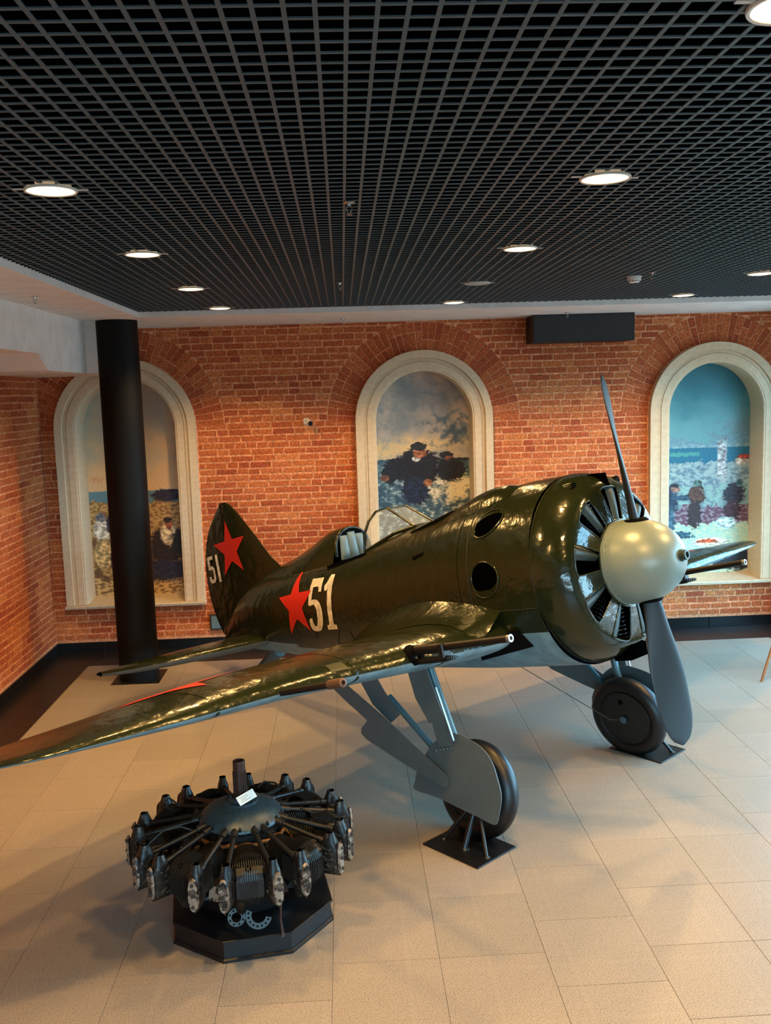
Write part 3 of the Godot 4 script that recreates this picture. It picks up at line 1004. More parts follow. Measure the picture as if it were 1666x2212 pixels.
func star(c: Vector2, r: float, turn := 0.0) -> PackedVector2Array:
	var out := PackedVector2Array()
	for k in 10:
		var a := PI / 2 + turn + k * PI / 5
		out.append(c + Vector2(cos(a), sin(a)) * (r if k % 2 == 0 else r * 0.40))
	return out

# ---- wing geometry
const WING := [[0.0, -0.74, -2.95, -0.410, 0.160], [0.6, -0.76, -2.90, -0.408, 0.160], [1.0, -0.80, -2.86, -0.392, 0.154], [1.6, -0.855, -2.80, -0.360, 0.143], [2.4, -0.905, -2.72, -0.318, 0.128], [3.2, -0.955, -2.58, -0.306, 0.108], [3.7, -1.01, -2.42, -0.300, 0.082], [4.0, -1.07, -2.28, -0.296, 0.064], [4.22, -1.17, -2.15, -0.293, 0.054], [4.38, -1.34, -2.0, -0.290, 0.05], [4.47, -1.56, -1.86, -0.289, 0.05], [4.50, -1.72, -1.76, -0.289, 0.05]]

func wing_val(z: float, col: int) -> float:
	for i in WING.size() - 1:
		if z <= WING[i + 1][0]:
			var f: float = (z - WING[i][0]) / (WING[i + 1][0] - WING[i][0])
			return cubic_interpolate(WING[i][col], WING[i + 1][col], WING[maxi(i - 1, 0)][col], WING[mini(i + 2, WING.size() - 1)][col], f)
	return WING[-1][col]

# airfoil: f from 0 at the leading edge to 1 at the trailing edge; side +1 top, -1 bottom
func foil(f: float, side: int) -> float:
	var t := 5.0 * (0.2969 * sqrt(f) - 0.126 * f - 0.3516 * f * f + 0.2843 * f * f * f - 0.1036 * f * f * f * f)
	return t * 0.5 * (1.36 if side > 0 else -0.64) + 0.0

func wing_at(z: float, f: float, side: int, grow := 0.0) -> Vector3:
	var le := wing_val(absf(z), 1)
	var ch := le - wing_val(absf(z), 2)
	var y := wing_val(absf(z), 3) + foil(f, side) * wing_val(absf(z), 4) * ch * 2.0 - f * 0.05 * ch
	return Vector3(le - f * ch, y + grow * side, z)

func wing_top(x: float, z: float, grow := 0.004) -> Vector3:
	var le := wing_val(absf(z), 1)
	var ch := le - wing_val(absf(z), 2)
	return wing_at(z, clampf((le - x) / ch, 0.0, 1.0), 1, grow)

func wing(s: int) -> void:
	var zs := []
	var z := 0.45
	while z < 4.5:
		zs.append(z)
		z += 0.09 if z < 3.9 else 0.03
	zs.append(4.5)
	var fs := []
	for k in 25: fs.append(0.5 - 0.5 * cos(PI * k / 24.0))
	var top := ns()
	var low := ns()
	# the green wraps under the leading edge a little
	var rows_t := []
	var rows_b := []
	for zz in zs:
		var rt := PackedVector3Array()
		var rb := PackedVector3Array()
		for k in 25: rt.append(wing_at(zz * s, fs[k], 1))
		for k in range(0, 25): rb.append(wing_at(zz * s, fs[k], -1))
		rows_t.append(rt)
		rows_b.append(rb)
	grid(top, rows_t, 1)
	grid(low, rows_b, 1)
	var w := part("wing", top, M.green, plane)
	part("wing_underside", low, M.blue, w)
	# aileron gap and joint bands
	for zj in [1.28, 2.05, 3.05]:
		var st := ns()
		var row := []
		for d in [-0.012, 0.012]:
			var r := PackedVector3Array()
			for k in range(6, 0, -1): r.append(wing_at((zj + d) * s, fs[k], -1, 0.0025))
			for k in 22: r.append(wing_at((zj + d) * s, fs[k], 1, 0.0025))
			row.append(r)
		grid(st, row, 1)
		part("joint_strip", st, M.green, w)
	# fabric patch behind the leading edge
	var pt := ns()
	var pr := []
	for k in 5:
		var r := PackedVector3Array()
		for j in 5: r.append(wing_at((2.10 + j * 0.032) * s, 0.010 + k * 0.009, 1, 0.003))
		pr.append(r)
	grid(pt, pr, 1)
	part("fabric_patch", pt, M.patch, w)
	# star on the upper surface
	print_on("red_star", star(Vector2(-1.76 if s > 0 else -1.62, 2.88), 0.46, -PI / 2), func(p: Vector2): return wing_top(p.x, p.y * s, 0.004), M.red, w, 4)
	# guns
	cannon(s, w)
	if s < 0: return
	var g := ns()
	var zo := 2.62 * s
	var y0 := -0.300
	tube(g, [Vector3(-0.95, y0 - 0.012, zo), Vector3(-0.46, y0 + 0.035, zo)], 0.019, 12)
	var barrel := part("machine_gun_barrel", g, M.gun, w)
	g = ns()
	lathe_sharp(g, [[0.0, 0.02], [0.0, 0.027], [0.12, 0.027], [0.125, 0.013], [0.06, 0.012]], Vector3(-0.46, y0 + 0.035, zo), Vector3(1, 0.096, 0), 16)
	part("muzzle", g, M.gun_tip, barrel)

func cannon(s: int, w: Node) -> void:
	var z := 1.55 * s
	var d := Vector3(1, 0.055, 0).normalized()
	var p := Vector3(-0.86, -0.290, z)
	var g := ns()
	tube(g, [p, p + d * 0.25], 0.034, 14)
	tube(g, [p + d * 0.25, p + d * 0.83], [0.0255, 0.0235], 14)
	var c := part("cannon_barrel", g, M.gun, w)
	g = ns()
	lathe_sharp(g, [[0.82, 0.0235], [0.845, 0.0245], [0.846, 0.0135], [0.78, 0.013]], p, d, 16)
	part("muzzle", g, M.steel, c)
	g = ns()
	box(g, p + d * 0.27 + Vector3(0, -0.02, 0), Vector3(0.05, 0.10, 0.075), 0.008)
	part("clamp", g, M.gun, c)
	g = ns()
	tube(g, [p + Vector3(-0.02, -0.075, 0), p + Vector3(0.02, -0.073, 0) + d * 0.27], 0.022, 12)
	var pos := p + Vector3(0.02, -0.073, 0) + d * 0.27
	for k in 5: lathe_sharp(g, [[k * 0.018, 0.012], [k * 0.018, 0.021 - k * 0.002], [k * 0.018 + 0.010, 0.021 - k * 0.002], [k * 0.018 + 0.010, 0.010]], pos, d, 12)
	part("recoil_cylinder", g, M.oil_black, c)
	g = ns()
	lathe_sharp(g, [[-0.05, 0.075], [0.02, 0.062], [0.02, 0.03]], p + Vector3(0, -0.03, 0), d, 18)
	part("port_collar", g, M.black, c)

func fuselage() -> void:
	var seg := 64
	var xs := []
	var x := -0.45
	while x > -5.5:
		xs.append(x)
		x -= 0.06
	xs.append(-5.5)
	var rows := []
	for xx in xs:
		var row := PackedVector3Array()
		for k in seg + 1: row.append(body_at(xx, TAU * (k % seg) / seg))
		rows.append(row)
	var cockpit := func(i: int, j: int) -> bool:
		var xm: float = xs[i]
		var p: Vector3 = rows[i][j]
		return xm < -2.52 and xm > -3.06 and p.y > lerp_table(BODY, xm, 1) - 0.125
	var limit := func(i: int, j: int) -> bool:
		var a := TAU * (j + 0.5) / seg
		var xm: float = xs[i]
		return sin(a) < (-0.46 if xm > -1.3 else (-0.62 if xm > -3.7 else -0.55))
	var up := ns()
	grid(up, rows, 1, func(i, j): return not limit.call(i, j) and not cockpit.call(i, j))
	var f := part("fuselage", up, M.green, plane)
	var low := ns()
	grid(low, rows, 1, limit)
	part("belly", low, M.blue, plane)
	# cockpit tub
	var tub := ns()
	var tr := []
	for xx in [-2.50, -2.6, -2.75, -2.9, -3.07]:
		var r := PackedVector3Array()
		for k in 13:
			var a := PI * k / 12.0
			r.append(Vector3(xx, lerp_table(BODY, xx, 1) - 0.09 - sin(a) * 0.45, cos(a) * 0.36))
		tr.append(r)
	grid(tub, tr, 1)
	part("cockpit_tub", tub, M.black, plane)
	# headrest fairing
	var ft := [[-3.07, 0.662, 0.235], [-3.30, 0.652, 0.235], [-3.57, 0.562, 0.225], [-3.88, 0.472, 0.20], [-4.17, 0.415, 0.16], [-4.50, 0.345, 0.10], [-4.75, 0.25, 0.04]]
	var fr := []
	xx_loop(ft, fr)
	var hs := ns()
	grid(hs, fr, 1)
	part("headrest_fairing", hs, M.green, plane)
	# padded headrest, three rolls inside a rim
	var rim := ns()
	var path := []
	for k in 21:
		var a := PI * k / 20.0
		path.append(Vector3(-3.068, 0.40 + pow(sin(a), 0.8) * 0.252, cos(a) * 0.222))
	tube(rim, path, 0.016, 8)
	var hr := part("headrest_rim", rim, M.green, plane)
	var back := ns()
	var poly := PackedVector2Array()
	for k in 21:
		var a := PI * k / 20.0
		poly.append(Vector2(cos(a) * 0.225, 0.39 + pow(sin(a), 0.8) * 0.262))
	slab(back, poly, func(uu, v, w): return Vector3(-3.075 - 0.01 * w, v, uu))
	part("headrest_board", back, M.black, hr)
	for k in 3:
		var c := (k - 1) * 0.115
		var tp := 0.40 + 0.20 * sqrt(1.0 - pow(absf(c) / 0.235, 2.0))
		var roll := ns()
		var rr := []
		for q in 9:
			var v := q / 8.0
			var row := PackedVector3Array()
			for j in 9:
				var a := PI * j / 8.0
				row.append(Vector3(-3.066 + 0.026 * sin(a) * (1.0 - pow(absf(v * 2.0 - 1.0), 6.0)), lerpf(0.36, tp + 0.012, v), c * lerpf(1.0, 0.86, v) + cos(a) * 0.0585 * lerpf(1.0, 0.8, v)))
			rr.append(row)
		grid(roll, rr, 1)
		part("pad_roll", roll, M.leather, hr)
	# decals
	print_on("red_star", star(Vector2(-3.555, 0.015), 0.335, 0.06), func(p: Vector2): return flank(p.x, p.y), M.red, f, 4)
	digits(f)
	# panel seams and hatch outlines
	for q in [[[-3.42, 0.30], [-3.00, 0.30], [-2.98, 0.16], [-3.30, 0.12], [-3.42, 0.17]], [[-3.62, -0.12], [-3.28, -0.16], [-3.28, -0.31], [-3.60, -0.29]], [[-2.88, -0.26], [-2.98, -0.38], [-2.70, -0.38], [-2.72, -0.26]]]:
		var ln := ns()
		var pts := []
		for k in q.size() + 1:
			var a: Array = q[k % q.size()]
			if k > 0:
				var b: Array = q[k - 1]
				for t in 6: pts.append(flank(lerpf(b[0], a[0], (t + 1) / 6.0), lerpf(b[1], a[1], (t + 1) / 6.0), 0.002))
			else: pts.append(flank(a[0], a[1], 0.002))
		tube(ln, pts, 0.0028, 5)
		part("hatch_edge", ln, M.seam, f)
	for sx in [-1.22]:
		var ln := ns()
		var r := []
		for d in [-0.05, 0.05]:
			var row := PackedVector3Array()
			for k in 22: row.append(body_at(sx + d, lerpf(-0.62, PI * 0.42, k / 21.0), 0.004))
			r.append(row)
		grid(ln, r, 1)
		part("skin_band", ln, M.green, f)
	# foot step slot and small vents
	var sl := ns()
	box(sl, flank(-1.66, 0.295, 0.0), Vector3(0.13, 0.03, 0.02), 0.004, Basis(Vector3(1, 0.2, 0).normalized(), Vector3(-0.2, 1, 0).normalized(), Vector3(0, 0, 1)))
	part("foot_step", sl, M.black, f)
	# wing root fillets
	for s in [-1, 1]:
		var st := ns()
		var rows2 := []
		for k in 33:
			var t := k / 32.0
			var row := PackedVector3Array()
			var fx := t
			var wp := wing_at((1.02 - 0.25 * t) * s, fx, 1, 0.004)
			var bx := wp.x
			var hgt := lerpf(-0.30, 0.02, sin(PI * minf(t * 0.8 + 0.12, 1.0))) - 0.20 * t
			var fl := flank(bx, hgt, 0.0)
			fl.z *= s
			for j in 9:
				var v := j / 8.0
				var e := wp.lerp(fl, v)
				e.y -= sin(PI * v) * 0.05 * (0.3 + t * 0.7)
				row.append(e)
			rows2.append(row)
		grid(st, rows2, 1)
		part("wing_fillet", st, M.green, plane)

func xx_loop(ft: Array, out: Array) -> void:
	var x := -3.07
	while x > -4.76:
		var t := lerp_table(ft, x, 1)
		var w := lerp_table(ft, x, 2)
		var b := lerp_table(BODY, x, 1) - 0.14
		var row := PackedVector3Array()
		for k in 25:
			var a := PI * k / 24.0
			row.append(Vector3(x, b + (t - b) * pow(sin(a), 0.85), cos(a) * w * (1.0 + 0.25 * pow(1.0 - sin(a), 2.0))))
		out.append(row)
		x -= 0.07

func text_tris(txt: String, size: int, bold := true) -> Array:
	var f := SystemFont.new()
	f.font_names = PackedStringArray(["Droid Serif"])
	f.font_weight = 700 if bold else 400
	var t := TextMesh.new()
	t.text = txt
	t.font = f
	t.font_size = size
	t.pixel_size = 0.01
	t.depth = 0.0
	t.curve_step = 1.0
	var a := t.get_mesh_arrays()
	var v: PackedVector3Array = a[Mesh.ARRAY_VERTEX]
	var ix = a[Mesh.ARRAY_INDEX]
	var out := []
	if ix == null or ix.is_empty():
		for i in v.size(): out.append(Vector2(v[i].x, v[i].y))
	else:
		for i in ix: out.append(Vector2(v[i].x, v[i].y))
	return out

var bold := Vector2.ZERO
func digits(f: Node) -> void:
	for d in [["5", -3.315, -3.075, -0.25, 0.235], ["1", -3.045, -2.872, -0.24, 0.25]]:
		var t := text_tris(d[0], 64)
		var lo := Vector2(1e9, 1e9)
		var hi := -lo
		for p in t:
			lo = lo.min(p)
			hi = hi.max(p)
		var st := ns()
		var fit := func(p: Vector2) -> Vector3:
			var q := (p - lo) / (hi - lo)
			return flank(lerpf(d[1] + 0.011, d[2] - 0.011, q.x) + (q.y - 0.5) * 0.035 + bold.x, lerpf(d[3], d[4], q.y), 0.004 + bold.y)
		for k in 3:
			bold = Vector2((k - 1) * 0.011, k * 0.0004)
			for i in range(0, t.size(), 3): split(st, t[i], t[i + 1], t[i + 2], fit, 2)
		part("white_digit", st, M.white, f)

func tail() -> void:
	# fin
	var thick := func(y: float, f: float) -> float: return lerpf(0.075, 0.03, clampf(y / 1.2, 0, 1)) * foil(clampf(f, 0.0, 1.0), 1) * 1.5
	var fin_le := [[1.205, -5.06], [1.17, -4.99], [1.054, -4.86], [0.761, -4.60], [0.52, -4.40], [0.40, -4.25], [0.30, -4.12], [0.1, -4.1]]
	var edge := func(t: Array, y: float) -> float:
		for i in t.size() - 1:
			if y <= t[i][0] and y >= t[i + 1][0]: return lerpf(t[i][1], t[i + 1][1], (t[i][0] - y) / (t[i][0] - t[i + 1][0]))
		return t[-1][1]
	var rud := [[1.195, -5.19], [1.16, -5.24], [1.102, -5.31], [1.02, -5.41], [0.936, -5.50], [0.81, -5.585], [0.682, -5.645], [0.491, -5.70], [0.237, -5.712], [0.09, -5.69], [-0.061, -5.645], [-0.17, -5.60], [-0.265, -5.545]]
	for side in 2:
		var st := ns()
		for s in [-1, 1]:
			var rows := []
			for k in 31:
				var y := lerpf(1.205 if side == 0 else 1.195, 0.05 if side == 0 else -0.265, k / 30.0)
				var row := PackedVector3Array()
				for j in 15:
					var f := 0.5 - 0.5 * cos(PI * j / 14.0)
					if side == 0:
						var x0: float = edge.call(fin_le, y)
						row.append(Vector3(lerpf(x0, -5.165, f), y, s * thick.call(y, f * 0.55)))
					else:
						var x1: float = edge.call(rud, y)
						var x2 := -5.178 if y > 0.0 else lerpf(-5.178, -5.50, clampf(-y / 0.26, 0, 1))
						row.append(Vector3(lerpf(x2, x1, f), y, s * thick.call(y, 0.55 + 0.45 * f) * 0.95))
				rows.append(row)
			grid(st, rows, 2 + s)
		if side == 0: part("fin", st, M.green, plane)
		else: part("rudder", st, M.green, plane)
	var fin := plane.get_node("fin")
	var rudder := plane.get_node("rudder")
	# star across fin and rudder, number on the rudder
	var on_fin := func(p: Vector2): return Vector3(p.x, p.y, thick.call(p.y, 0.28) * 1.05 + 0.006)
	print_on("red_star", star(Vector2(-5.088, 0.68), 0.325, 0.05), on_fin, M.red, fin, 2)
	var strokes := [[[-5.595, 0.64], [-5.475, 0.652], [-5.475, 0.612], [-5.555, 0.604], [-5.552, 0.535], [-5.50, 0.535], [-5.468, 0.50], [-5.466, 0.38], [-5.50, 0.345], [-5.565, 0.338], [-5.60, 0.37], [-5.60, 0.415], [-5.56, 0.415], [-5.558, 0.382], [-5.515, 0.382], [-5.505, 0.40], [-5.506, 0.48], [-5.52, 0.497], [-5.595, 0.492]], [[-5.425, 0.652], [-5.375, 0.658], [-5.362, 0.345], [-5.412, 0.342]]]
	for s in strokes:
		var poly := PackedVector2Array()
		for p in s: poly.append(Vector2(p[0], p[1]))
		print_on("white_digit", poly, func(p: Vector2): return Vector3(p.x, p.y, thick.call(p.y, 0.6) + 0.006), M.white, rudder, 1)
	# tailplane and elevators
	var tp := [[0.0, -4.32, -5.46, 0.155], [0.3, -4.34, -5.48, 0.152], [0.8, -4.47, -5.47, 0.14], [1.2, -4.62, -5.43, 0.12], [1.5, -4.80, -5.36, 0.09], [1.66, -4.96, -5.30, 0.065], [1.74, -5.10, -5.24, 0.045]]
	var tv := func(z: float, c: int) -> float:
		for i in tp.size() - 1:
			if z <= tp[i + 1][0]: return cubic_interpolate(tp[i][c], tp[i + 1][c], tp[maxi(i - 1, 0)][c], tp[mini(i + 2, tp.size() - 1)][c], (z - tp[i][0]) / (tp[i + 1][0] - tp[i][0]))
		return tp[-1][c]
	for s in [-1, 1]:
		var top := ns()
		var low := ns()
		var rt := []
		var rb := []
		for k in 41:
			var z := 1.74 * sin(PI / 2 * k / 40.0)
			var a := PackedVector3Array()
			var b := PackedVector3Array()
			var le: float = tv.call(z, 1)
			var ch: float = le - tv.call(z, 2)
			var th: float = tv.call(z, 3)
			for j in 17:
				var f := 0.5 - 0.5 * cos(PI * j / 16.0)
				a.append(Vector3(le - f * ch, -0.325 + foil(f, 1) / 1.36 * 2.0 * th, z * s))
				b.append(Vector3(le - f * ch, -0.325 + foil(f, -1) / 0.64 * 2.0 * th, z * s))
			rt.append(a)
			rb.append(b)
		grid(top, rt, 1)
		grid(low, rb, 1)
		var t := part("tailplane", top, M.green, plane)
		part("tailplane_underside", low, M.grey, t)
	# tail skid
	var sk := ns()
	tube(sk, [Vector3(-4.55, -0.47, 0), Vector3(-4.80, -0.60, 0), Vector3(-5.05, -0.70, 0)], [0.085, 0.06, 0.035], 12)
	var skid := part("tail_skid", sk, M.grey, plane)
	sk = ns()
	box(sk, Vector3(-5.06, -0.715, 0), Vector3(0.14, 0.05, 0.08), 0.012, Basis(Vector3(0, 0, 1), 0.25))
	part("skid_shoe", sk, M.black, skid)

func windscreen() -> void:
	var root := Node3D.new()
	root.name = "windscreen"
	plane.add_child(root)
	var fb0 := Vector3(-2.07, 0.545, 0.13)
	var ft := Vector3(-2.38, 0.745, 0.115)
	var rb := Vector3(-2.56, 0.40, 0.315)
	var rtp := Vector3(-2.52, 0.66, 0.245)
	var rt2 := Vector3(-2.50, 0.735, 0.155)
	var mir := func(v: Vector3, s: int): return Vector3(v.x, v.y, v.z * s)
	var g := ns()
	quad(g, mir.call(fb0, 1), mir.call(ft, 1), mir.call(ft, -1), mir.call(fb0, -1))
	part("front_pane", g, M.glass, root)
	for s in [-1, 1]:
		g = ns()
		var f0: Vector3 = mir.call(fb0, s)
		var f1: Vector3 = mir.call(ft, s)
		var r0: Vector3 = mir.call(rb, s)
		var r1: Vector3 = mir.call(rtp, s)
		var r2: Vector3 = mir.call(rt2, s)
		tri(g, f0, r0, r1, 1)
		tri(g, f0, r1, f1, 1)
		tri(g, f1, r1, r2, 1)
		part("side_pane", g, M.glass, root)
	g = ns()
	quad(g, mir.call(ft, 1), mir.call(rt2, 1), mir.call(rt2, -1), mir.call(ft, -1))
	part("top_pane", g, M.glass, root)
	# frame
	g = ns()
	var arch := []
	for p in [rb, Vector3(-2.545, 0.55, 0.30), rtp, rt2, Vector3(-2.495, 0.752, 0.0)]: arch.append(p)
	for p in [rt2, rtp, Vector3(-2.545, 0.55, 0.30), rb]: arch.append(mir.call(p, -1))
	tube(g, arch, 0.013, 8)
	part("rear_arch", g, M.green, root)
	for s in [-1, 1]:
		g = ns()
		tube(g, [mir.call(fb0, s), mir.call(ft, s)], 0.011, 8)
		part("post", g, M.green, root)
		g = ns()
		tube(g, [mir.call(fb0, s), mir.call(fb0.lerp(rb, 0.35) + Vector3(0, 0.02, 0.03), s), mir.call(rb, s)], 0.016, 8)
		part("base_rail", g, M.green, root)
	g = ns()
	tube(g, [mir.call(ft, 1), mir.call(ft, -1)], 0.011, 8)
	part("top_rail", g, M.green, root)
	g = ns()
	tube(g, [mir.call(fb0, 1), mir.call(fb0, -1)], 0.014, 8)
	part("front_rail", g, M.green, root)

# ---- nose: cowling, spinner, propeller
const COWL := [[-0.45, 0.705], [-0.40, 0.702], [-0.34, 0.690], [-0.28, 0.668], [-0.235, 0.642], [-0.20, 0.612], [-0.18, 0.580], [-0.168, 0.540], [-0.158, 0.48], [-0.150, 0.40], [-0.145, 0.335], [-0.145, 0.29]]

func ring_pt(x: float, r: float, a: float) -> Vector3: return Vector3(x, sin(a) * r, cos(a) * r)

func nose() -> void:
	# front face and lip as a polar grid with nine cut-outs
	var st := ns()
	var steps := 216
	var prof := []
	for i in COWL.size() - 1:
		for k in 3: prof.append([cubic_interpolate(COWL[i][0], COWL[i + 1][0], COWL[maxi(i - 1, 0)][0], COWL[mini(i + 2, COWL.size() - 1)][0], k / 3.0), cubic_interpolate(COWL[i][1], COWL[i + 1][1], COWL[maxi(i - 1, 0)][1], COWL[mini(i + 2, COWL.size() - 1)][1], k / 3.0)])
	prof.append(COWL[-1])
	var hole := func(r: float, a: float) -> bool:
		if r < 0.325 or r > 0.555: return false
		var d := fposmod(rad_to_deg(a) - 10.0 + 20.0, 40.0) - 20.0
		var half := lerpf(11.0, 11.6, (r - 0.325) / 0.23)
		return absf(d) < half
	var rows := []
	for p in prof:
		var row := PackedVector3Array()
		for k in steps + 1: row.append(ring_pt(p[0], p[1], TAU * (k % steps) / steps))
		rows.append(row)
	grid(st, rows, 1, func(i, j): return not hole.call((prof[i][1] + prof[i + 1][1]) * 0.5, TAU * (j + 0.5) / steps))
	var cowl := part("cowling_ring", st, M.cowl_green, plane)
	# rims round the cut-outs, shutter plates behind half of each
	for k in 9:
		var ca := deg_to_rad(10.0 + 40.0 * k)
		var h := deg_to_rad(11.7)
		var pts := []
		for e in [[0.318, -h], [0.318, 0.0], [0.318, h], [0.36, h], [0.42, h], [0.50, h], [0.555, h * 0.95], [0.568, h * 0.6], [0.568, 0.0], [0.568, -h * 0.6], [0.555, -h * 0.95], [0.50, -h], [0.42, -h], [0.36, -h], [0.318, -h]]:
			pts.append(ring_pt(face_x(e[0]) + 0.001, e[0], ca + e[1]))
		var g := ns()
		tube(g, pts, 0.0065, 6, false)
		part("opening_rim", g, M.cowl_green, cowl)
		g = ns()
		var sr := []
		for q in 7:
			var r := lerpf(0.315, 0.57, q / 6.0)
			var row := PackedVector3Array()
			for w in 5:
				var a := ca + h * lerpf(0.05, 1.05, w / 4.0)
				row.append(ring_pt(face_x(r) - 0.035 + 0.03 * sin(PI * w / 4.0), r, a))
			sr.append(row)
		grid(g, sr, 1)
		part("shutter", g, M.shutter, cowl)
	# dark inside and a hint of cylinders
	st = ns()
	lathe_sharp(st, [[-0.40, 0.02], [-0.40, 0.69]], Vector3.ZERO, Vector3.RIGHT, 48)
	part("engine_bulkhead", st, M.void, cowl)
	for k in 9:
		st = ns()
		var a := deg_to_rad(-10.0 + 40.0 * k)
		for f in 9: lathe_sharp(st, [[0.30 + f * 0.03, 0.03], [0.30 + f * 0.03, 0.065], [0.308 + f * 0.03, 0.065], [0.308 + f * 0.03, 0.03]], Vector3(-0.31, 0, 0), Vector3(0, sin(a), cos(a)), 14)
		part("cylinder_fins", st, M.oil_black, cowl)
	# top intake, gun ports, lower scoop
	st = ns()
	slab(st, PackedVector2Array([Vector2(-0.012, 0.0), Vector2(0.012, 0.0), Vector2(0.06, 0.10), Vector2(-0.06, 0.10)]), func(uu, v, w): return Vector3(-0.166 - 0.5 * v - 0.16 * w, 0.57 + v + 0.015 * w, uu - 0.015))
	part("top_intake", st, M.void, cowl)
	for s in [-1, 1]:
		st = ns()
		var a: float = PI / 2 - deg_to_rad(25.0) * s
		lathe(st, [[0.0, 0.034], [-0.05, 0.032], [-0.16, 0.020], [-0.22, 0.004]], ring_pt(-0.26, 0.665, a), Vector3(1, 0, 0), 16)
		part("gun_port", st, M.cowl_green, cowl)
		st = ns()
		lathe(st, [[0.001, 0.028], [0.001, 0.0005]], ring_pt(-0.26, 0.665, a), Vector3(1, 0, 0), 16)
		part("gun_port_mouth", st, M.black, cowl)
	st = ns()
	slab(st, PackedVector2Array([Vector2(-0.11, -0.70), Vector2(0.11, -0.70), Vector2(0.12, -0.61), Vector2(0.06, -0.58), Vector2(-0.06, -0.58), Vector2(-0.12, -0.61)]), func(uu, v, w): return Vector3(-0.185 - 0.14 * w, v, uu - 0.02))
	part("lower_scoop", st, M.void, cowl)
	# seam ring behind the nose ring and side panel joints
	st = ns()
	var pth := []
	for k in 73: pth.append(ring_pt(-0.452, 0.7055, TAU * k / 72.0))
	tube(st, pth, 0.003, 6, false)
	part("seam_ring", st, M.seam, cowl)
	for s in [-1, 1]:
		for sx in [-1.06]:
			st = ns()
			pth = []
			for k in 25:
				var p := body_at(sx, lerpf(-0.22, PI * 0.38, k / 24.0), 0.001)
				p.z *= s
				pth.append(p)
			tube(st, pth, 0.004, 5, false)
			part("panel_joint", st, M.seam, plane)
		st = ns()
		pth = []
		for k in 15:
			var p := body_at(lerpf(-0.46, -1.20, k / 14.0), -0.22, 0.001)
			p.z *= s
			pth.append(p)
		tube(st, pth, 0.004, 5, false)
		part("panel_joint", st, M.seam, plane)
		# exhaust openings: flat black teardrops paint the dark of the holes, with rim and lip
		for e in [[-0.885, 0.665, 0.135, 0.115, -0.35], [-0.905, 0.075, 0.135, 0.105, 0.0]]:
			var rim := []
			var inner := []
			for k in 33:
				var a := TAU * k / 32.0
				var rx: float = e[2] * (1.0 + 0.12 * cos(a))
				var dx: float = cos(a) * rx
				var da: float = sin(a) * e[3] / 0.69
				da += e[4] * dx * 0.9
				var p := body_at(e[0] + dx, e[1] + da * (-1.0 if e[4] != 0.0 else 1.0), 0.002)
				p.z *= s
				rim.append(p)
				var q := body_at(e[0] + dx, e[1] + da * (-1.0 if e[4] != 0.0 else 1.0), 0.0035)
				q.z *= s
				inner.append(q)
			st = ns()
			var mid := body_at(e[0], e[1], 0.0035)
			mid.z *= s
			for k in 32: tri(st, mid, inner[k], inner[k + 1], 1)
			var ex := part("painted_exhaust_opening", st, M.void, plane)
			st = ns()
			tube(st, rim, 0.0085, 8, false)
			part("rim", st, M.cowl_green, ex)
			st = ns()
			var low := []
			for k in range(17, 32): low.append(rim[k])
			var sr := []
			var r0 := PackedVector3Array()
			var r1 := PackedVector3Array()
			for p in low:
				r0.append(p + (p - mid).normalized() * 0.004)
				r1.append(p.lerp(mid, 0.38 * sin(PI * r1.size() / 14.0)) + Vector3(0, 0, 0.006 * s))
			sr = [r0, r1]
			grid(st, sr, 1)
			part("scoop_lip", st, M.cowl_green, ex)
		# fairings over the nose guns
		st = ns()
		var rows3 := []
		for k in 17:
			var t := k / 16.0
			var xx := lerpf(-0.78, -1.62, t)
			var hh := 0.055 * sin(PI * pow(t, 0.55)) * (1.0 if t < 0.8 else (1.0 - t) / 0.2)
			var row := PackedVector3Array()
			for j in 9:
				var a: float = PI / 2 - deg_to_rad(22.0 + (j - 4) * 3.6 * (0.6 + 0.5 * sin(PI * t))) * s
				row.append(body_at(xx, a, hh * cos((j - 4) / 4.0 * PI / 2) + 0.001))
			rows3.append(row)
		grid(st, rows3, 1)
		var gf := part("gun_fairing", st, M.green, plane)
		st = ns()
		var tr := []
		for k in 8:
			var t := k / 7.0
			tr.append(body_at(lerpf(-1.30, -1.95, t), PI / 2 - deg_to_rad(24.0 + 4.0 * t) * s, 0.004 - 0.002 * t))
		tube(st, tr, [0.024, 0.026, 0.026, 0.024, 0.02, 0.016, 0.012, 0.006], 10)
		part("ejection_trough", st, M.black, gf)
	# dark duct at each wing root
	for s in [-1, 1]:
		st = ns()
		for q in [[Vector3(-0.70, -0.33, 0.66), Vector3(-0.645, -0.475, 0.58), Vector3(-0.97, -0.52, 0.80)], [Vector3(-0.70, -0.33, 0.66), Vector3(-0.97, -0.52, 0.80), Vector3(-0.98, -0.40, 0.80)], [Vector3(-0.70, -0.33, 0.66), Vector3(-0.645, -0.475, 0.58), Vector3(-1.0, -0.40, 0.55)], [Vector3(-0.645, -0.475, 0.58), Vector3(-0.97, -0.52, 0.80), Vector3(-1.0, -0.5, 0.5)]]:
			tri(st, Vector3(q[0].x, q[0].y, q[0].z * s), Vector3(q[1].x, q[1].y, q[1].z * s), Vector3(q[2].x, q[2].y, q[2].z * s))
		part("root_duct", st, M.black, plane)

func face_x(r: float) -> float:
	for i in COWL.size() - 1:
		if r <= COWL[i][1] and r >= COWL[i + 1][1]: return lerpf(COWL[i][0], COWL[i + 1][0], (COWL[i][1] - r) / (COWL[i][1] - COWL[i + 1][1]))
	return -0.145

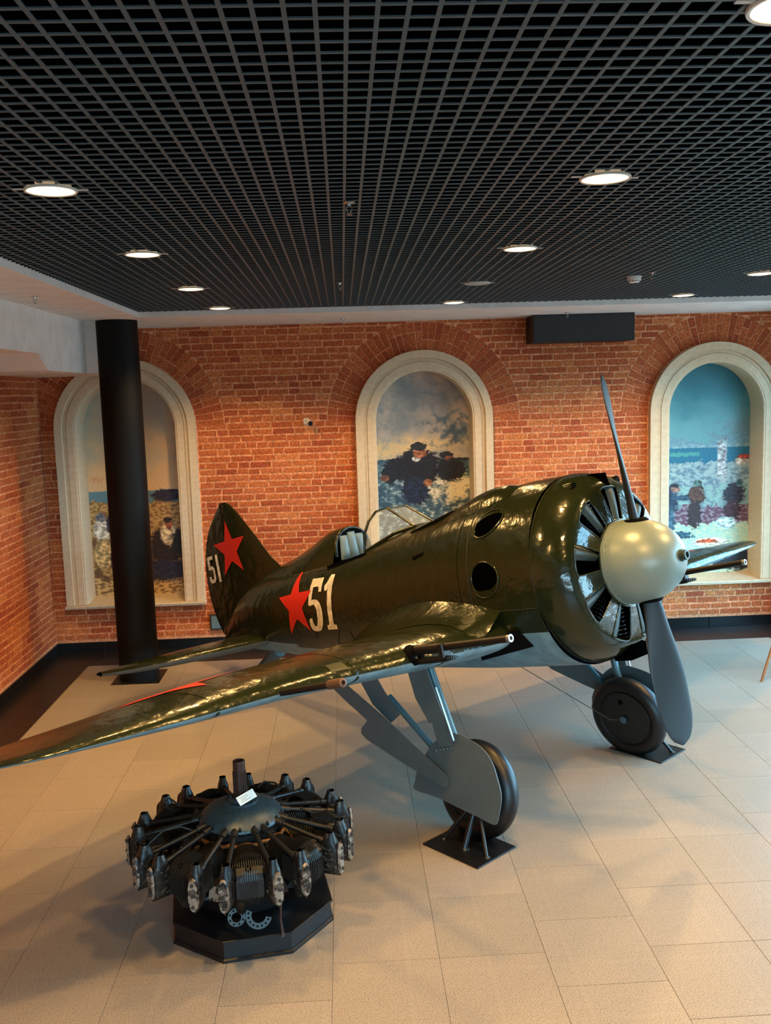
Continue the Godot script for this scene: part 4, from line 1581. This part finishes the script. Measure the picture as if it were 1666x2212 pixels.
func propeller() -> void:
	var st := ns()
	var pr := []
	for k in 25:
		var t := k / 24.0
		pr.append([lerpf(-0.13, 0.315, t), 0.315 * pow(1.0 - pow(t, 2.35), 0.52) * (1.0 - 0.03 * (1.0 - t))])
	pr[0][1] = 0.305
	lathe(st, pr, Vector3.ZERO, Vector3.RIGHT, 56)
	var sp := part("spinner", st, M.spinner, plane)
	st = ns()
	lathe_sharp(st, [[-0.145, 0.31], [-0.128, 0.312], [-0.128, 0.30]], Vector3.ZERO, Vector3.RIGHT, 56)
	part("spinner_band", st, M.spinner, sp)
	st = ns()
	for k in 36:
		var a := TAU * k / 36
		box(st, ring_pt(-0.105, 0.3105, a), Vector3(0.006, 0.006, 0.006), 0.002, Basis(Vector3.RIGHT, -a))
	tag(part("rivets", st, M.steel, sp), "", "", "", "stuff")
	st = ns()
	lathe_sharp(st, [[0.285, 0.045], [0.305, 0.045], [0.305, 0.040], [0.315, 0.040], [0.315, 0.044], [0.328, 0.044], [0.328, 0.034], [0.352, 0.034], [0.352, 0.022], [0.30, 0.021]], Vector3.ZERO, Vector3.RIGHT, 24)
	part("starter_dog", st, M.shutter, sp)
	for side in [1, -1]:
		var b := ns()
		var rows := []
		var turn := deg_to_rad(3.0)
		for k in 33:
			var t := k / 32.0
			var r := lerpf(0.22, 1.352, t)
			var c := 0.0
			if t < 0.12: c = lerpf(0.10, 0.145, t / 0.12)
			else: c = lerpf(0.145, 0.272, smoothstep(0.08, 0.60, t))
			if t > 0.72: c *= sqrt(maxf(1.0 - pow((t - 0.72) / 0.281, 2.6), 0.0))
			var beta := deg_to_rad(lerpf(50.0, 19.0, pow(t, 0.75)))
			var th := lerpf(0.075, 0.010, pow(t, 0.6))
			var dir := Vector3(0, side * cos(turn), side * sin(turn))
			var cv := Vector3(sin(beta), 0, cos(beta) * side)
			var nv := cv.cross(dir).normalized()
			var row := PackedVector3Array()
			for j in 25:
				var a := TAU * (j % 24) / 24.0
				row.append(dir * r + cv * (cos(a) * 0.5 * c) + nv * (sin(a) * 0.5 * th * (1.0 + 0.25 * cos(a))))
			rows.append(row)
		grid(b, rows, 1)
		part("propeller_blade", b, M.blade, plane)
		b = ns()
		lathe(b, [[0.20, 0.11], [0.285, 0.095], [0.302, 0.075], [0.302, 0.02]], Vector3.ZERO, Vector3(0, side, 0), 24)
		part("blade_cuff", b, M.black, plane)

# ---- landing gear
func gear(s: int) -> void:
	var root := Node3D.new()
	root.name = "landing_gear"
	plane.add_child(root, true)
	root.set_meta("label", "grey landing gear leg with wheel and flat fairings")
	var mir := func(v: Vector3) -> Vector3: return Vector3(v.x, v.y, v.z * s)
	var c := Vector3(-1.045, -1.40, 1.0)
	var lean := deg_to_rad(8.0)
	var axis := Vector3(0, sin(lean), cos(lean))      # outboard side, bottom of the wheel further out
	var down := Vector3(0, -cos(lean), sin(lean))
	# tyre and disc
	var st := ns()
	var pr := []
	for k in 25:
		var a := TAU * k / 24.0
		pr.append([cos(a) * 0.078, 0.278 + sin(a) * 0.072])
	lathe(st, pr, mir.call(c), mir.call(axis), 56)
	part("tyre", st, M.rubber, root)
	for side in [-1, 1]:
		st = ns()
		lathe_sharp(st, [[0.05, 0.250], [0.070, 0.246], [0.072, 0.236], [0.062, 0.231], [0.066, 0.12], [0.070, 0.045], [0.070, 0.03]], mir.call(c), mir.call(axis * side), 48)
		part("wheel_disc", st, M.hub_green, root)
		st = ns()
		lathe_sharp(st, [[0.06, 0.032], [0.085, 0.032], [0.088, 0.026], [0.088, 0.012], [0.07, 0.011]], mir.call(c), mir.call(axis * side), 20)
		part("hub_cap", st, M.gun, root)
	# rim line and valve hole on the inner disc
	st = ns()
	var path := []
	var fx := Vector3(1, 0, 0)
	for k in 49:
		var a := TAU * k / 48.0
		path.append(mir.call(c - axis * 0.074 + fx * cos(a) * 0.240 + down * sin(a) * 0.240))
	tube(st, path, 0.006, 6, false)
	part("rim_bead", st, M.gun, root)
	st = ns()
	var vh: Vector3 = c - axis * 0.069 - down * 0.150 + fx * 0.0
	lathe_sharp(st, [[0.0, 0.0005], [0.0, 0.022]], mir.call(vh), mir.call(axis * -1.0), 16)
	part("valve_hole", st, M.black, root)
	# outer wheel cover
	var cov := [[-1.306, -1.04], [-1.21, -1.0], [-1.117, -0.992], [-1.004, -1.022], [-0.876, -1.077], [-0.788, -1.171], [-0.745, -1.293], [-0.726, -1.375], [-0.735, -1.44], [-0.757, -1.506], [-0.78, -1.565], [-0.82, -1.579], [-0.953, -1.542], [-1.17, -1.485], [-1.339, -1.44], [-1.568, -1.402], [-1.559, -1.341], [-1.539, -1.279], [-1.47, -1.19], [-1.391, -1.102]]
	var poly := PackedVector2Array()
	for p in cov: poly.append(Vector2(p[0] + 0.045, p[1] + 0.015))
	st = ns()
	var rounded := []
	for p in poly: rounded.append(p)
	slab(st, smooth_poly(rounded, 3), func(uu, v, w): return mir.call(Vector3(uu, v, 1.10 + (-1.0 - v) * 0.17 + 0.008 * (1.0 - w))))
	var wc := part("wheel_cover", st, M.grey, root)
	st = ns()
	for q in [[[-1.27, -1.10], [-1.12, -1.075], 5], [[-1.25, -1.03], [-1.10, -1.012], 6]]:
		for k in q[2]:
			var t: float = float(k) / (q[2] - 1)
			var v := lerpf(q[0][1], q[1][1], t)
			lathe(st, [[0.0, 0.006], [0.003, 0.004], [0.004, 0.0003]], mir.call(Vector3(lerpf(q[0][0], q[1][0], t), v, 1.109 + (-1.0 - v) * 0.17)), mir.call(Vector3(0, 0, 1)), 8)
	tag(part("rivets", st, M.steel, wc), "", "", "", "stuff")
	# upper leg fairing in two overlapping plates
	st = ns()
	poly = PackedVector2Array([Vector2(-1.355, -0.42), Vector2(-1.16, -0.42), Vector2(-1.10, -0.75), Vector2(-1.075, -0.86), Vector2(-1.245, -0.885), Vector2(-1.33, -0.70)])
	slab(st, poly, func(uu, v, w): return mir.call(Vector3(uu, v, 1.165 + 0.006 * (1.0 - w) + (v + 0.9) * 0.06)))
	part("leg_fairing", st, M.grey, root)
	st = ns()
	poly = PackedVector2Array([Vector2(-1.235, -0.86), Vector2(-1.085, -0.84), Vector2(-1.07, -1.05), Vector2(-1.22, -1.06)])
	slab(st, poly, func(uu, v, w): return mir.call(Vector3(uu, v, 1.150 + 0.006 * (1.0 - w) + (v + 0.9) * 0.06)))
	part("lower_leg_fairing", st, M.grey, root)
	# main leg, trailing tube and axle
	st = ns()
	tube(st, [mir.call(Vector3(-1.20, -0.45, 1.12)), mir.call(Vector3(-1.13, -1.0, 1.065)), mir.call(Vector3(-1.06, -1.37, 1.06))], 0.032, 12)
	part("leg", st, M.primer, root)
	st = ns()
	tube(st, [mir.call(Vector3(-1.098, -0.62, 1.188)), mir.call(Vector3(-1.045, -1.01, 1.158))], 0.009, 8)
	part("piano_hinge", st, M.steel, root)
	st = ns()
	tube(st, [mir.call(Vector3(-1.68, -0.70, 1.12)), mir.call(Vector3(-1.36, -1.07, 1.085)), mir.call(Vector3(-1.12, -1.33, 1.07))], 0.024, 12)
	part("rear_strut", st, M.primer, root)
	st = ns()
	tube(st, [mir.call(c + axis * 0.16), mir.call(c - axis * 0.10)], 0.03, 12)
	part("axle", st, M.primer, root)
	# rear fairing plates
	st = ns()
	poly = PackedVector2Array([Vector2(-2.0, -0.50), Vector2(-1.79, -0.50), Vector2(-1.70, -0.66), Vector2(-1.575, -0.835), Vector2(-1.69, -0.90), Vector2(-1.86, -0.76)])
	slab(st, poly, func(uu, v, w): return mir.call(Vector3(uu, v, 1.135 + 0.006 * (1.0 - w))))
	part("strut_fairing", st, M.grey, root)
	st = ns()
	poly = PackedVector2Array([Vector2(-2.36, -0.52), Vector2(-2.19, -0.50), Vector2(-1.70, -0.835), Vector2(-1.16, -1.235), Vector2(-1.128, -1.275), Vector2(-1.132, -1.312), Vector2(-1.165, -1.338), Vector2(-1.21, -1.332), Vector2(-1.62, -1.16), Vector2(-1.94, -1.015), Vector2(-1.985, -0.97), Vector2(-1.975, -0.935), Vector2(-1.887, -0.868), Vector2(-2.10, -0.72)])
	slab(st, poly, func(uu, v, w): return mir.call(Vector3(uu, v, 1.195 + 0.007 * (1.0 - w))))
	part("folding_fairing", st, M.grey, root)
	if s > 0: return
	st = ns()
	tube(st, [mir.call(c - axis * 0.088), mir.call(c - axis * 0.14 + Vector3(-0.10, 0.02, 0)), mir.call(Vector3(-1.75, -0.72, 0.35))], 0.0035, 6)
	part("retraction_cable", st, M.alloy, root)

func wheel_stand(s: int, mid: Vector3, label: String) -> void:
	var hd := (plane.transform.basis.x * Vector3(1, 0, 1)).normalized()
	var root := base("wheel_stand", mid)
	root.basis = Basis(hd, Vector3.UP, hd.cross(Vector3.UP))
	var st := ns()
	box(st, Vector3(0.0, 0.005, 0.0), Vector3(0.51, 0.010, 0.41), 0.002)
	part("base_plate", st, M.stand_black, root)
	var head := Vector3(0.0, 0.33, -0.095 * s)
	for f in [[Vector3(-0.19, 0.01, 0.055 * s), 0.014], [Vector3(0.012, 0.01, 0.062 * s), 0.021], [Vector3(0.208, 0.01, 0.058 * s), 0.014]]:
		st = ns()
		tube(st, [f[0], head], f[1], 12)
		part("leg", st, M.stand_black, root)
		st = ns()
		lathe_sharp(st, [[0.0, f[1] * 1.7], [0.006, f[1] * 1.6], [0.012, f[1]]], f[0], Vector3.UP, 16)
		part("weld_collar", st, M.stand_black, root)
	st = ns()
	tube(st, [head - Vector3(0, 0, 0.015 * s), head + Vector3(0, 0, 0.02 * s)], 0.028, 14)
	part("axle_cup", st, M.stand_black, root)
	tag(root, label, "stand", "wheel stands under the aircraft")

func aircraft() -> void:
	plane = base("fighter_aircraft")
	plane.transform = Transform3D(Basis(Vector3(0.64497, 0.21644, 0.73292), Vector3(-0.14299, 0.97630, -0.16248), Vector3(-0.75070, 0.0, 0.66063)).orthonormalized(), W(2.0997, 1.925, 6.4558))
	tag(plane, "glossy dark green propeller fighter with red stars and white 51", "aircraft")
	fuselage()
	for s in [1, -1]: wing(s)
	tail()
	windscreen()
	nose()
	propeller()
	for s in [1, -1]: gear(s)
	wheel_stand(1, W(0.776, 0, 6.14), "black steel stand under the fighter's wheel beside the displayed engine")
	wheel_stand(-1, W(2.557, 0, 7.71), "black steel stand under the fighter's wheel behind the propeller tip")

# ---------------------------------------------------------------- the displayed radial engine
func engine_cylinder() -> Node3D:
	# own axes: x out from the crankshaft, y up along it, z round it
	var c := Node3D.new()
	c.name = "cylinder"
	var st := ns()
	lathe_sharp(st, [[0.20, 0.095], [0.235, 0.095], [0.235, 0.074], [0.25, 0.074]], Vector3.ZERO, Vector3.RIGHT, 24)
	for k in 15:
		var x := 0.25 + k * 0.0145
		lathe_sharp(st, [[x, 0.074], [x, 0.098], [x + 0.005, 0.098], [x + 0.005, 0.074], [x + 0.0145, 0.074]], Vector3.ZERO, Vector3.RIGHT, 26)
	part("barrel", st, M.fin, c)
	# head: upright fins with rounded outline, standing proud of a solid core
	st = ns()
	for k in 19:
		var t := (k - 9) / 9.0
		var z := t * 0.112
		var top := 0.125 * sqrt(1.0 - 0.62 * t * t)
		var out := 0.605 - 0.035 * t * t
		var poly := PackedVector2Array([Vector2(0.44, -top * 0.92), Vector2(out - 0.03, -top * 0.9), Vector2(out, -top * 0.6), Vector2(out, top * 0.3), Vector2(out - 0.02, top * 0.72), Vector2(out - 0.07, top), Vector2(0.44, top * 0.98)])
		slab(st, poly, func(u, v, w): return Vector3(u, v, z + 0.0042 * (w - 0.5)))
	part("head_fins", st, M.fin, c)
	st = ns()
	box(st, Vector3(0.515, 0, 0), Vector3(0.15, 0.20, 0.205), 0.03)
	part("head", st, M.oil_black, c)
	# plug hole
	st = ns()
	lathe_sharp(st, [[0.0, 0.016], [0.012, 0.016], [0.012, 0.010], [-0.01, 0.0005]], Vector3(0.565, 0.088, 0.005), Vector3(0.62, 0.78, 0), 14)
	part("plug_boss", st, M.void, c)
	for s in [-1, 1]:
		# rocker box: long capsule along the shaft direction, turned outward
		var yaw := Basis(Vector3.UP, -0.34 * s)
		var o := Vector3(0.600, 0.0, 0.128 * s)
		var rows := []
		for k in 15:
			var v := k / 14.0
			var y := lerpf(-0.110, 0.152, v)
			var w := 0.036 * sqrt(maxf(1.0 - pow(absf(v * 2.0 - 1.0), 3.5), 0.0)) + 0.002
			var d := 0.060 if v < 0.62 else lerpf(0.060, 0.022, (v - 0.62) / 0.38)
			if v > 0.78: w = lerpf(w, 0.022, (v - 0.78) / 0.22)
			var row := PackedVector3Array()
			for j in 13:
				var a := TAU * (j % 12) / 12.0
				var e := Vector3(signf(cos(a)) * pow(absf(cos(a)), 0.6) * d, 0, signf(sin(a)) * pow(absf(sin(a)), 0.6) * w)
				row.append(o + yaw * e + Vector3(0, y, 0))
			rows.append(row)
		st = ns()
		grid(st, rows, 1)
		var rb := part("rocker_box", st, M.grime, c)
		# cover plate with worn edge and nuts
		st = ns()
		var poly := PackedVector2Array()
		for k in 20:
			var a := TAU * k / 20.0
			poly.append(Vector2(cos(a) * 0.031, signf(sin(a)) * pow(absf(sin(a)), 0.7) * 0.098))
		slab(st, poly, func(u, v, w): return o + yaw * Vector3(0.058 + 0.014 * (1.0 - w), 0, u * (1.0 if w == 1 else 0.86)) + Vector3(0, v * (1.0 if w == 1 else 0.92), 0))
		part("rocker_cover", st, M.worn, rb)
		for y in [-0.062, 0.0, 0.062]:
			st = ns()
			lathe_sharp(st, [[0.0, 0.010], [0.012, 0.010], [0.012, 0.0005]], o + yaw * Vector3(0.070, 0, 0) + Vector3(0, y, 0), yaw * Vector3.RIGHT, 6)
			part("nut", st, M.alloy, rb)
		st = ns()
		tube(st, [o + yaw * Vector3(0.0, 0, -0.03) + Vector3(0, -0.03, 0), o + yaw * Vector3(0.0, 0, 0.045) + Vector3(0, -0.03, 0)], 0.012, 8)
		part("rocker_pin", st, M.alloy, rb)
		# push rod tube from the front case
		var p0 := Vector3(0.215, 0.155, 0.052 * s)
		var p1 := o + Vector3(-0.03, 0.085, -0.004 * s)
		st = ns()
		tube(st, [p0, p0.lerp(p1, 0.2)], 0.025, 12)
		tube(st, [p0.lerp(p1, 0.16), p1], 0.0145, 12)
		tube(st, [p0.lerp(p1, 0.86), p1], 0.019, 12)
		part("push_rod_tube", st, M.tube_black, c)
	# intake stub below the head
	st = ns()
	tube(st, [Vector3(0.52, -0.08, 0.06), Vector3(0.50, -0.17, 0.05), Vector3(0.40, -0.22, 0.04), Vector3(0.28, -0.23, 0.03)], [0.032, 0.032, 0.03, 0.03], 12)
	part("intake_pipe", st, M.oil_black, c)
	return c

func engine() -> void:
	var at := W(-0.705, 0.13, 5.45)
	# pedestal
	var ped := base("engine_pedestal", W(-0.665, 0, 5.425))
	var oct := func(r: float, y: float) -> PackedVector3Array:
		var row := PackedVector3Array()
		for k in 9:
			var a := deg_to_rad(-103.0 + 45.0 * (k % 8))
			row.append(Vector3(cos(a) * r, y, -sin(a) * r))
		return row
	var st := ns()
	grid(st, [oct.call(0.515, 0.0), oct.call(0.515, 0.016), oct.call(0.505, 0.022)], -1)
	part("plinth", st, M.pedestal, ped)
	st = ns()
	grid(st, [oct.call(0.502, 0.020), oct.call(0.498, 0.1185)], -1)
	part("side_boards", st, M.pedestal, ped)
	st = ns()
	grid(st, [oct.call(0.498, 0.1185), oct.call(0.512, 0.1195), oct.call(0.512, 0.128), oct.call(0.508, 0.1305), oct.call(0.0005, 0.1305)], -1)
	part("top_board", st, M.pedestal, ped)
	tag(ped, "low black octagonal pedestal under the engine", "pedestal")
	# engine
	var e := base("radial_engine", at)
	tag(e, "black oily nine-cylinder radial engine lying face up on a pedestal", "engine")
	st = ns()
	lathe_sharp(st, [[0.001, 0.0005], [0.001, 0.26], [0.03, 0.30], [0.11, 0.305], [0.13, 0.25], [0.20, 0.225]], Vector3.ZERO, Vector3.UP, 40)
	part("blower_case", st, M.oil_black, e)
	st = ns()
	lathe_sharp(st, [[0.20, 0.225], [0.21, 0.242], [0.48, 0.242], [0.49, 0.225], [0.50, 0.235]], Vector3.ZERO, Vector3.UP, 36)
	part("crankcase", st, M.grime, e)
	st = ns()
	lathe(st, [[0.498, 0.258], [0.512, 0.258], [0.524, 0.246], [0.548, 0.222], [0.572, 0.175], [0.588, 0.125], [0.596, 0.100], [0.598, 0.09]], Vector3.ZERO, Vector3.UP, 48)
	var fc := part("front_cover", st, M.nose, e)
	st = ns()
	lathe_sharp(st, [[0.590, 0.105], [0.606, 0.105], [0.608, 0.10], [0.612, 0.075], [0.624, 0.072], [0.625, 0.05]], Vector3.ZERO, Vector3.UP, 36)
	part("thrust_ring", st, M.nose, fc)
	for k in 18:
		var a := TAU * k / 18 + 0.1
		st = ns()
		lathe_sharp(st, [[0.0, 0.0115], [0.012, 0.0115], [0.012, 0.006], [0.026, 0.006], [0.026, 0.0005]], Vector3(cos(a) * 0.247, 0.512, sin(a) * 0.247), Vector3.UP, 6)
		part("stud_nut", st, M.tube_black, fc)
	st = ns()
	for k in 12:
		var a := TAU * k / 12
		lathe_sharp(st, [[0.0, 0.007], [0.008, 0.007], [0.008, 0.0005]], Vector3(cos(a) * 0.09, 0.608, sin(a) * 0.09), Vector3.UP, 6)
	part("ring_bolts", st, M.tube_black, fc)
	# splined shaft
	st = ns()
	lathe_sharp(st, [[0.60, 0.044], [0.63, 0.044], [0.635, 0.036], [0.79, 0.036], [0.795, 0.0375], [0.845, 0.0375], [0.85, 0.036], [0.852, 0.028], [0.80, 0.026], [0.80, 0.0005]], Vector3.ZERO, Vector3.UP, 28)
	var sh := part("propeller_shaft", st, M.rust, e)
	for k in 16:
		var a := TAU * k / 16
		st = ns()
		box(st, Vector3(cos(a) * 0.0375, 0.712, sin(a) * 0.0375), Vector3(0.008, 0.145, 0.0075), 0.001, Basis(Vector3.UP, -a))
		part("spline", st, M.rust, sh)
	# nine cylinders
	var proto := engine_cylinder()
	for k in 9:
		var c: Node3D = proto if k == 0 else proto.duplicate()
		if k > 0: c.name = "cylinder_%03d" % k
		e.add_child(c, true)
		# +x of the cylinder turned to direction ang (0 = right, -90 = to the camera)
		var ang := deg_to_rad(-80.0 + 40.0 * k)
		c.rotation.y = ang
		c.position.y = 0.355
	# bare pistons show where a barrel is missing
	var bare: Node3D = e.get_node("cylinder_007")
	for n in bare.get_children():
		if String(n.name).begins_with("barrel") or String(n.name).begins_with("head_fins"):
			bare.remove_child(n)
			n.free()
	st = ns()
	lathe_sharp(st, [[0.25, 0.0005], [0.25, 0.073], [0.285, 0.073], [0.287, 0.068], [0.293, 0.068], [0.295, 0.073], [0.31, 0.073], [0.312, 0.068], [0.318, 0.068], [0.32, 0.073], [0.36, 0.073], [0.362, 0.0005]], Vector3.ZERO, Vector3.RIGHT, 28)
	part("piston", st, M.alloy, bare)
	# ignition ring and leads
	st = ns()
	var path := []
	for k in 41:
		var a := deg_to_rad(lerpf(-165.0, 55.0, k / 40.0))
		path.append(Vector3(cos(a) * 0.272, 0.435 + 0.006 * sin(k * 1.7), -sin(a) * 0.272))
	tube(st, path, 0.0135, 10)
	var ring := part("ignition_ring", st, M.copper, e)
	for k in 9:
		var a := deg_to_rad(-104.0 + 20.0 * k - 30.0)
		st = ns()
		var d := Vector3(cos(a), 0, -sin(a))
		tube(st, [d * 0.272 + Vector3(0, 0.43, 0), d * 0.30 + Vector3(0, 0.40, 0), d * 0.36 + Vector3(0, 0.33, 0), d * 0.43 + Vector3(0.02, 0.345, 0), d * 0.50 + Vector3(0.03, 0.40, 0)], 0.0075, 8)
		part("ignition_lead", st, M.tube_black if k % 3 else M.copper, ring)
	for q in [[[-0.50, 0.50, 0.32], [-0.42, 0.56, 0.28], [-0.33, 0.55, 0.22], [-0.27, 0.50, 0.17]], [[0.06, 0.49, -0.42], [0.10, 0.515, -0.45], [0.17, 0.51, -0.44], [0.22, 0.48, -0.42]], [[0.36, 0.52, -0.02], [0.44, 0.50, 0.02], [0.52, 0.52, 0.03], [0.57, 0.50, 0.08]], [[-0.40, 0.50, -0.17], [-0.47, 0.55, -0.19], [-0.50, 0.53, -0.13], [-0.42, 0.50, -0.10]]]:
		st = ns()
		var pts := []
		for p in q: pts.append(Vector3(p[0], p[1], p[2]))
		tube(st, pts, 0.007, 8)
		part("loose_wire", st, M.tube_black, e)
	# perforated gasket plates hanging below the front cylinder, the larger one broken to an arc
	for q in [[0.0, 0.455, 0.05, 0.0, TAU], [0.125, 0.445, 0.075, -2.9, 0.5]]:
		var c := Vector3(q[0], 0.105, q[1])
		var way := Vector3(0.1, 0.35, 1).normalized()
		st = ns()
		for edge in [[[0.0, q[2] * 0.55], [0.0, q[2]]], [[0.0, q[2]], [0.005, q[2]]], [[0.005, q[2]], [0.005, q[2] * 0.55]], [[0.005, q[2] * 0.55], [0.0, q[2] * 0.55]]]: lathe(st, edge, c, way, 24, -1, q[3], q[4])
		var g := part("gasket_plate", st, M.alloy, e)
		var fr := frame_of(way)
		for k in 8:
			var a: float = lerpf(q[3], q[4], (k + 0.5) / 8.0)
			st = ns()
			lathe(st, [[0.0058, 0.006], [0.0058, 0.0005]], c + (fr.x * cos(a) + fr.z * sin(a)) * q[2] * 0.78, way, 8)
			part("bolt_hole", st, M.black, g)
	st = ns()
	tube(st, [Vector3(0.26, 0.22, 0.52), Vector3(0.255, 0.12, 0.53), Vector3(0.265, 0.05, 0.54), Vector3(0.262, 0.03, 0.54)], [0.008, 0.007, 0.009, 0.016], 8)
	part("hanging_lead", st, M.rust, e)
	# bent tin brackets between the cylinders
	for q in [[-60.0, 0.50, 0.27], [-102.0, 0.46, 0.25], [-22.0, 0.47, 0.28]]:
		var ba := deg_to_rad(q[0])
		var bd := Vector3(cos(ba), 0, -sin(ba))
		var bt := Vector3(sin(ba), 0, cos(ba))
		st = ns()
		slab(st, PackedVector2Array([Vector2(-0.055, -0.05), Vector2(0.06, -0.045), Vector2(0.05, 0.02), Vector2(0.0, 0.06), Vector2(-0.02, 0.05)]), func(u, v, w): return bd * (q[1] + 0.004 * w) + bt * u + Vector3(0, q[2] + v, 0))
		part("bracket_plate", st, M.worn, e)
	# exhaust elbow with its square flange
	st = ns()
	tube(st, [Vector3(-0.46, 0.34, 0.06), Vector3(-0.53, 0.32, 0.09), Vector3(-0.60, 0.33, 0.12)], [0.05, 0.042, 0.055], 14)
	var el := part("exhaust_elbow", st, M.oil_black, e)
	st = ns()
	box(st, Vector3(-0.612, 0.335, 0.125), Vector3(0.012, 0.17, 0.11), 0.004, Basis(Vector3.UP, 0.2))
	part("flange", st, M.grime, el)
	# card leaning on the shaft
	var card := base("label_card", at + Vector3(0.045, 0.648, 0.075), 0.42)
	card.rotation.x = -0.75
	card.rotation.z = 0.3
	st = ns()
	box(st, Vector3.ZERO, Vector3(0.118, 0.056, 0.002))
	part("sheet", st, M.card, card)
	st = ns()
	for k in 4: box(st, Vector3(-0.012 + (0.0 if k % 2 else -0.01), 0.016 - k * 0.010, 0.0012), Vector3(0.07 - (k % 3) * 0.014, 0.0022, 0.0006))
	part("print_lines", st, M.ink, card)
	tag(card, "small white card leaning on the engine's propeller shaft", "card")

func _ready() -> void:
	rng.seed = 4711
	materials()
	camera_and_sky()
	walls()
	floor_and_ceiling()
	lamps()
	niches()
	fittings()
	aircraft()
	engine()
